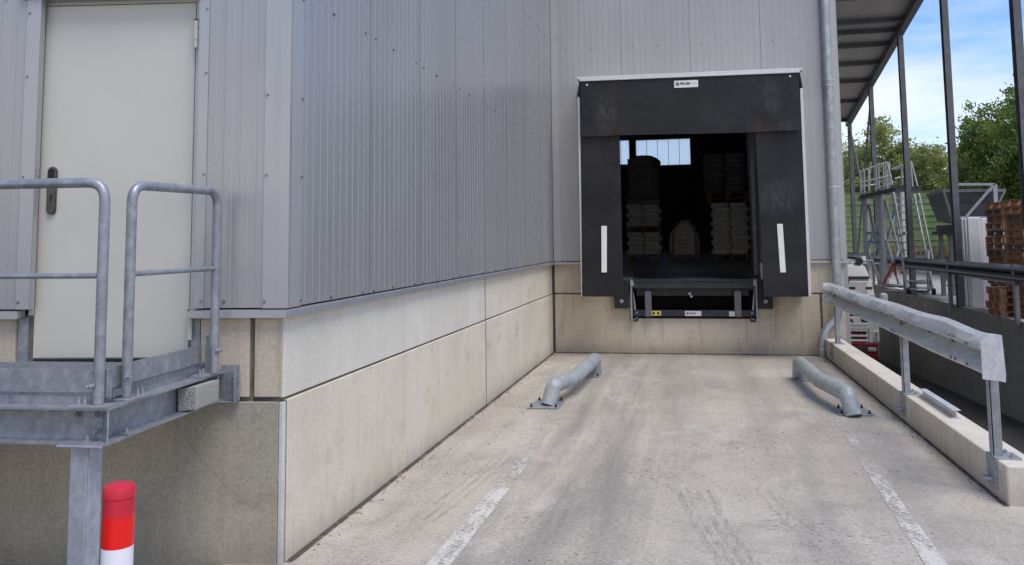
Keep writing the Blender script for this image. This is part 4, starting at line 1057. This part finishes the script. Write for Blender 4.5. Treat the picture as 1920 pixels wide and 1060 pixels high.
for x, y in ((B[3].x+.02, bk-.2), (A[2].x-.2, bk-.2), (A[3].x+.1, f+.1), (A[2].x-.1, f+.1)):
    g = MB(); g.box(W, x-.05, x+.05, -y-.05, -y+.05, -.03, A[3].z-.26); g.build('leg', M['anthracite'], hp)
g = MB(); g.bar((B[3].x, bk-.2, .1), (A[2].x-.2, bk-.2, 1.0), .04, .04); g.bar((B[3].x, bk-.2, .25), (A[2].x-.2, bk-.2, .25), .04, .04); g.bar((B[3].x, bk-.2, 1.9), (B[3].x+.5, bk-.2, 1.2), .05, .05); g.build('brace', M['anthracite'], hp)
fr = 22.2
q = [at(1793, 346, fr), at(1865, 346, fr), at(1867, 412, fr), at(1797, 425, fr)]
g = MB(); g.bar(q[0], q[1], .06, .06); g.bar(q[1], q[2]-Vector((0, 0, 2.1)), .09, .06, (0, 1, 0)); g.bar(q[0], q[3]-Vector((0, 0, 2.0)), .06, .06, (0, 1, 0)); g.bar(at(1862, 348, fr), at(1800, 420, fr), .06, .05, (0, 1, 0))
g.bar(at(1797, 408, fr), at(1860, 408, fr), .08, .06); g.tube([at(1799, 418, fr), at(1812, 421, fr), at(1860, 420, fr)], .03, 8); g.build('front_frame', M['galv_dull'], hp)
# white cabin behind
ca = root('site_cabin', at(1880, 400, 34), 'white horizontally ribbed cabin wall glimpsed behind the pallet stacks', 'cabin')
p0, p1 = at(1862, 378, 34), at(1960, 378, 34)
g = MB()
for k in range(9): g.box(W, p0.x, p1.x, -36.5, -34+.02*(k % 2), p0.z-.28*(k+1)+.01, p0.z-.28*k)
g.build('wall', M['white'], ca)
g = MB(); g.box(W, p0.x-.05, p1.x+.05, -36.6, -33.9, p0.z+.001, p0.z+.06); g.build('roof', M['alu'], ca)

# rolling access stair with platform
st = root('access_tower', at(1690, 545, 27), 'tall bare aluminium access tower with railed platform and steep ladder in the yard', 'access tower')
Yt = 27.0
def sticks(name, segs, r, mat, parent, n=8, Y=None):
    for a, b2 in segs:
        g = MB(); g.tube([at(*a), at(*b2)], r, n); g.build(name, M[mat], parent, smooth=50)
for x0, x1, y0_, y1_, Y_ in ((1623, 1628, 365, 540, 28.5), (1652, 1660, 352, 538, 27.2), (1688, 1694, 352, 500, 29.0)):
    sticks('column', [((x0, y0_, Y_), (x1, y1_, Y_))], .11, 'alulight', st, 12)
sticks('brace', [((1629, 385, 28.4), (1645, 470, 27.3)), ((1652, 395, 27.2), (1626, 470, 28.4)), ((1660, 375, 27.1), (1685, 470, 27.1)), ((1682, 380, 27.6), (1660, 470, 27.1)), ((1626, 470, 28.4), (1655, 540, 27.2)), ((1662, 452, 27.1), (1688, 540, 27.1)), ((1690, 452, 27.5), (1668, 520, 27.1))], .045, 'alulight', st)
sticks('cross_tube', [((1626, 438, 28.2), (1700, 438, 27.1)), ((1660, 452, 27.1), (1692, 452, 27.1)), ((1626, 455, 28.2), (1658, 455, 27.2)), ((1662, 535, 27.1), (1740, 540, 26.8)), ((1690, 510, 27.4), (1745, 511, 26.8))], .05, 'galv_pipe', st)
g = MB()
def slab(P4, h): 
    g.hexa([Vector(p)-Vector((0, 0, h)) for p in P4]+[Vector(p) for p in P4])
pA = [at(1612, 366, 27), at(1676, 352, 26.6), at(1676, 352, 26.6)+Vector((.3, 2.2, 0)), at(1612, 366, 27)+Vector((.3, 2.2, 0))]
pB = [at(1678, 347, 26.6), at(1729, 347, 26.6), at(1729, 347, 26.6)+Vector((.2, 1.6, 0)), at(1678, 347, 26.6)+Vector((.2, 1.6, 0))]
slab(pA, .12); slab(pB, .14); g.build('platform', M['hopper'], st)
rails = []
for x, yb, yt in ((1614, 363, 322), (1621, 361, 318), (1629, 359, 316), (1643, 356, 311), (1648, 355, 309), (1657, 353, 307), (1661, 352, 306), (1668, 352, 304)): rails.append(((x, yb, 27), (x-1, yt, 27)))
rails += [((1611, 323, 27), (1663, 304, 27)), ((1612, 343, 27), (1672, 329, 27)), ((1616, 350, 28.5), (1645, 346, 28.5))]
for x in (1618, 1630, 1646, 1664): rails.append(((x, 356, 28.8), (x, 316, 28.8)))
sticks('rail', rails, .03, 'alulight', st)
sticks('rail', [((1663, 304, 26.7), (1673, 347, 26.6)), ((1678, 318, 27.8), (1708, 306, 27.8)), ((1691, 350, 27.8), (1690, 313, 27.8)), ((1678, 335, 27.8), (1707, 329, 27.8)), ((1692, 345, 26.8), (1690, 312, 26.8)), ((1708, 303, 26.6), (1720, 349, 26.6)), ((1707, 304, 26.6), (1711, 350, 26.6)), ((1699, 350, 26.8), (1696, 311, 26.8)), ((1672, 318, 26.8), (1709, 303, 26.7))], .03, 'alulight', st)
ld = root('ladder', at(1726, 540, 25.6), 'steep aluminium ladder with twin handrails leaning on the access tower', 'ladder')
la, lb = (at(1673, 362, 26.6), at(1703, 556, 25.4)), (at(1714, 364, 26.6), at(1751, 553, 25.4))
sticks('stringer', [((1673, 362, 26.6), (1703, 556, 25.4))], .035, 'alulight', ld); sticks('stringer', [((1714, 364, 26.6), (1751, 553, 25.4))], .035, 'alulight', ld)
g = MB(); g.tube(fillet([at(1671, 380, 26.5), at(1675, 356, 26.5), at(1696, 480, 25.9)], .2), .026, 8); g.build('handrail', M['alulight'], ld, smooth=50)
g = MB(); g.tube(fillet([at(1722, 382, 26.5), at(1722, 358, 26.5), at(1749, 488, 25.9)], .2), .026, 8); g.build('handrail', M['alulight'], ld, smooth=50)
for k in range(13):
    t = (k+.7)/13.6; a = la[0].lerp(la[1], t); b2 = lb[0].lerp(lb[1], t)
    g = MB(); g.bar(a, b2, .12, .035); g.build('tread', M['galv_pipe'], ld)
for p in (la[1], lb[1]):
    g = MB(); c = Vector((p.x, p.y, .06)); g.tube([c-Vector((.04, 0, 0)), c+Vector((.04, 0, 0))], .09, 14); g.build('castor', M['rubber'], ld, smooth=50)
sticks('base_frame', [((1664, 545, 26.6), (1742, 548, 25.5)), ((1703, 530, 26.2), (1748, 530, 26.0)), ((1739, 470, 25.9), (1742, 545, 25.5))], .05, 'alulight', ld)
hs = MB(); hs.tube(fillet([at(1656, 535, 26.8), at(1672, 500, 26.9), at(1676, 492, 26.9), at(1681, 520, 26.8), at(1676, 508, 26.8)], .3), .03, 8)
tag(hs.build('hose', M['hose'], None, smooth=50), 'red hose hanging from the access tower columns', 'hose')
# green barrier with posts
gf = root('green_barrier', (9, 40, 0), 'tall green slatted noise barrier across the back of the yard', 'barrier')
g = MB()
for k in range(13): g.box(W, 2.2, 30, -40.10, -40+.02*(k % 2), .05+k*.27, .05+k*.27+.262)
g.build('slats', M['green'], gf)
g = MB()
for k in range(13): g.box(W, 2.2, 30, -40.02, -39.96, .05+k*.27+.2625, .05+k*.27+.2695)
g.build('slat_edges', M['greenedge'], gf)
for x in range(3, 30, 3): g = MB(); g.box(W, x-.08, x+.08, -39.995+.2, -39.95+.1, 0, 3.65); g.build('post', M['green'], gf)
t = root('timber_stack', (9.6, 38, 0), 'stack of pale timber boards lying in front of the green barrier', 'timber')
g = MB()
for k in range(6): g.box(W, 8.2+.1*(k % 2), 11.4-.2*(k % 3), -38.6, -37.8, -.03+k*.13, .09+k*.13)
g.build('boards', M['woodold'], t)
g = MB()
for k in range(12): g.box(W, 8.1+k*.2, 8.2+k*.2, -39.2, -39.1, 0, 1.1+.1*sin(k*2))
g.build('stakes', M['wood'], t)

# ------------------------------------------------------------------ truck in the ramp
tk = root('truck', (3.25, 25.5, pitz(24)), 'cream and red truck cab parked down in the ramp behind the kerb', 'truck')
YF = 23.6
def txy(px, py, Y=YF): p = at(px, py, Y); return p.x, p.z
TX0, TX1 = 1.98, 4.40
zg = pitz(23.6)
def tb(name, x0, x1, z0, z1, y0, y1, mat, parent=None, bevel=.02):
    g = MB(); g.box(W, x0, x1, -y1, -y0, z0, z1); return g.build(name, M[mat], parent or tk, bevel=bevel)
xr, zr_ = txy(1637, 500)
g = MB()                                         # cab shell: tapered roof fairing and body
def ringz(z, x0, x1, y0, y1): return [Vector((x0, y0, z)), Vector((x1, y0, z)), Vector((x1, y1, z)), Vector((x0, y1, z))]
levels = [(-1.55, TX0, TX1, YF, YF+2.2), (-.35, TX0, TX1, YF, YF+2.2), (.02, TX0+.02, TX1-.02, YF+.05, YF+2.2), (.42, TX0+.06, TX1-.07, YF+.16, YF+2.2), (.80, TX0+.12, TX1-.18, YF+.35, YF+2.2), (.98, TX0+.3, TX1-.36, YF+.7, YF+2.2)]
rg = [ringz(*l) for l in levels]
for a, b2 in zip(rg, rg[1:]):
    for k in range(4): g.face([a[k], a[(k+1) % 4], b2[(k+1) % 4], b2[k]])
g.face(rg[-1]); g.face(list(reversed(rg[0])))
cab = g.build('cab', M['cab'], tk, smooth=35, bevel=.03)
tb('sun_visor', TX0+.1, TX1-.12, .50, .56, YF+.10, YF+.3, 'cabdark')
tb('roof_panel', TX0+.3, TX1-.18, .12, .44, YF+.06, YF+.2, 'cab', bevel=.03)
g = MB(); q = [txy(1587, 531), txy(1590, 521), txy(1596, 520), txy(1592, 533)]; g.prism([(x, YF+.055, z) for x, z in q], (0, -.01, 0)); q = [txy(1586, 522), txy(1597, 519), txy(1594, 523), txy(1588, 525)]; g.prism([(x, YF+.052, z) for x, z in q], (0, -.01, 0))
g.build('red_emblem', M['cabred'], tk)
tb('windscreen', TX0+.12, TX1-.14, -.75, -.12, YF-.012, YF+.05, 'glass', bevel=.01)
tb('marker_panel', TX0+.1, TX1-.04, -.14, .10, YF-.03, YF+.1, 'cab')
for x in (1597, 1629):
    x0, z0 = txy(x-6, 543); x1, z1 = txy(x+6, 538); tb('marker_lamp', x0, x1, z0, z1, YF-.045, YF-.02, 'cabdark', bevel=.004)
xa, za = txy(1560, 617); xb, zb = txy(1628, 594)
gp_ = tb('name_panel', TX0+.25, xb, za, zb, YF-.05, YF+.05, 'cab')
x0, z0 = txy(1614, 604); x1, z1 = txy(1627, 595); tb('air_intake', x0, x1, z0, z1, YF-.06, YF-.04, 'cabdark', bevel=.01)
x0, z0 = txy(1600, 606); tx_ = text('lettering', 'SCANIA', Frame((x0, YF-.052, 0), 0), 0, 0, z0+.01, .16, M['cabred'], gp_, ext=.002, bold=.008, align='RIGHT')
for k, (ya, yb) in enumerate(((606, 610), (618.6, 621.4), (628, 631.6), (636.6, 640.6), (645, 649))):
    x1, z0 = txy(1627, yb); _, z1 = txy(1627, ya); tb('grille_bar', TX0+.25, x1, z0, z1, YF-.06, YF+.02, 'cab', bevel=.008)
x1, z0 = txy(1627, 660); _, z1 = txy(1627, 610); tb('grille', TX0+.3, x1-.02, z0, z1, YF-.02, YF+.03, 'cabred', bevel=.004)
for ya, yb in ((612.5, 616.5), (633, 637)):
    x1, z0 = txy(1609, yb); _, z1 = txy(1609, ya); tb('grille_dark_strip', TX0+.3, x1, z0, z1, YF-.025, YF+.0, 'cabdark', bevel=.002)  # dark strips across the red grille
x0, z0 = txy(1629, 643); x1, z1 = txy(1641, 602); tb('corner_panel', x0, TX1+.02, z0, z1, YF-.05, YF+.4, 'cab', bevel=.03)
x0, z0 = txy(1637, 640); x1, z1 = txy(1647.5, 620); dfl = tb('wind_deflector', x0, x1, z0, z1, YF-.08, YF+.3, 'cab', bevel=.02)
g = MB()
for k in range(4): x0, z0 = txy(1639, 637-k*4); x1, z1 = txy(1644, 635-k*4); g.box(W, x0, x1, -YF+.078, -YF+.084, z0, z1)
g.build('louvre', M['cabdark'], dfl)
x1, z0 = txy(1647, 676); _, z1 = txy(1647, 643); tb('bumper', TX0-.02, x1, z0-.25, z1, YF-.10, YF+.5, 'cabred', bevel=.03)
x0, z0 = txy(1626, 658); x1, z1 = txy(1642, 651); tb('headlight', x0, x1, z0, z1, YF-.125, YF, 'lamp', bevel=.02)
x0, z0 = txy(1612, 660); x1, z1 = txy(1626, 650); tb('bumper_dark_strip', x0-.6, x1, z0, z1, YF-.115, YF-.08, 'cabdark', bevel=.01)  # dark strip on the bumper beside the headlight
x0, z0 = txy(1649, 575); x1, z1 = txy(1661, 549); tb('mirror', x0, x1, z0, z1, YF-.25, YF-.05, 'cab', bevel=.05)
g = MB(); p = at(1612, 489, YF+.5); g.tube([p+Vector((-.4, 0, 0)), p+Vector((.35, 0, 0))], .02, 8)
for dx in (-.25, .2): g.tube([p+Vector((dx, 0, -.15)), p+Vector((dx, 0, .02))], .015, 6)
g.build('light_bar', M['alulight'], tk)
g = MB(); p = at(1611, 490, YF+.45); g.tube([p+Vector((0, -.06, 0)), p+Vector((0, .1, 0))], .09, 14); g.build('roof_lamp', M['cabdark'], tk, smooth=50)
g = MB(); p = at(1617, 486, YF+.6); g.tube([p+Vector((0, 0, -.12)), p+Vector((0, 0, .08))], [.1, .08], 14); g.build('beacon', M['white'], tk, smooth=50)
tb('trailer', TX0-.05, TX1-.05, zg+.9, .85, YF+2.6, YF+11, 'panelwhite', bevel=.03)
for x in (TX0+.02, TX1-.32):
    for y in (YF+1.2, YF+5.5, YF+9):
        g = MB(); c = Vector((x, y, pitz(y)+.5)); g.tube([c, c+Vector((.3, 0, 0))], .5, 24); g.build('wheel', M['rubber'], tk, smooth=50)

# ------------------------------------------------------------------ trees
def tree(loc, H, rx, ry, label, leaves, n_clump, per, size, crown_lo=.25, seed=1, cat='tree', trunk=.18):
    per = int(per*1.5); size *= .8
    R = random.Random(seed)
    t = root('leafy_tree', loc, label, cat, 'trees behind the yard')
    g = MB(); L = Vector(loc); base = L
    top = base+Vector((R.uniform(-.3, .3), 0, H*.75))
    g.tube([base, base.lerp(top, .4)+Vector((R.uniform(-.2, .2), 0, 0)), top], [trunk, trunk*.7, trunk*.2], 8)
    tips = []
    for k in range(14):
        f = R.uniform(.28, .9); p = base.lerp(top, f); a = R.uniform(0, 2*pi); ln = (1.1-f*.6)
        q = p+Vector((cos(a)*rx*.75*ln, sin(a)*ry*.75*ln, H*R.uniform(.05, .22)))
        g.tube([p, p.lerp(q, .5)+Vector((0, 0, .15)), q], [trunk*.4, trunk*.22, trunk*.07], 6); tips.append(q)
    g.build('trunk', M['bark'], t, smooth=50)
    g = MB(); cz_ = L.z+H*(crown_lo+1)/2; rz = H*(1-crown_lo)/2
    for k in range(n_clump):
        while True:
            d = Vector((R.uniform(-1, 1), R.uniform(-1, 1), R.uniform(-1, 1)))
            if .25 < d.length < 1: break
        d = d*(d.length**-.45)
        bumpy = 1+.16*sin(d.x*7+seed)+.13*sin(d.z*9+d.y*5+seed*2)
        c = Vector((L.x+d.x*rx*bumpy, L.y+d.y*ry*bumpy, cz_+d.z*rz*bumpy*(1 if d.z > 0 else .9)))
        cs = R.uniform(.35, .75)*min(rx, rz)*.33; mi = R.choices((0, 1, 2), (.35, .4, .25))[0]
        for j in range(per):
            o = Vector((R.gauss(0, .5), R.gauss(0, .5), R.gauss(0, .38)))*cs
            p = c+o; nrm = Vector((R.uniform(-1, 1), R.uniform(-1, 1), R.uniform(-.2, 1))).normalized()
            x = nrm.orthogonal().normalized(); x.rotate(Matrix.Rotation(R.uniform(0, 6.3), 3, nrm)); y = nrm.cross(x)
            s_ = size*R.uniform(.5, 1.15)
            g.face([p-x*s_, p-y*s_*.45+nrm*.02, p+x*s_, p+y*s_*.45+nrm*.02], mi if R.random() < .75 else R.randrange(3))
    g.build('crown', leaves, t)
T_ = lambda px, Y: (at(px, 450, Y).x, Y, -.03)
tree(T_(1600, 50), 6.5, 2.3, 2.2, 'pale green airy tree furthest left behind the barrier, by the building corner', LEAFA, 360, 26, .15, .15, 1)
tree(T_(1664, 47), 7.3, 1.9, 2.2, 'tallest pale green tree behind the access tower', LEAFA, 360, 26, .15, .15, 2)
tree(T_(1640, 56), 6.8, 2.8, 2.2, 'airy tree set further back between two pale trees', LEAFA, 260, 24, .16, .2, 3)
tree(T_(1725, 49), 6.3, 2.3, 2.3, 'pale green tree between the second and third canopy posts', LEAFA, 360, 26, .15, .12, 4)
tree(T_(1780, 46), 6.2, 1.8, 2.2, 'light green tree rising behind the dark hopper', LEAFA, 300, 26, .15, .1, 5)
tree(T_(1895, 36), 6.7, 1.65, 2.2, 'large deep green tree on the right behind the pallet stacks', LEAFB, 700, 30, .12, .12, 6, trunk=.25)
tree(T_(1835, 42), 4.6, 1.6, 2, 'low dense green tree behind the hopper frame', LEAFB, 340, 26, .13, .05, 7)
tree(T_(1990, 33), 7.6, 1.75, 2.2, 'deep green tree at the right edge, its branches passing the near canopy post', LEAFB, 480, 28, .12, .15, 8, trunk=.25)
tree(T_(1545, 60), 7.0, 3, 2.4, 'distant pale tree mostly hidden by the building', LEAFA, 260, 22, .18, .2, 9)
tree(T_(2100, 44), 8.0, 3, 2.4, 'deep green tree beyond the right edge of the yard', LEAFB, 340, 24, .16, .15, 10)
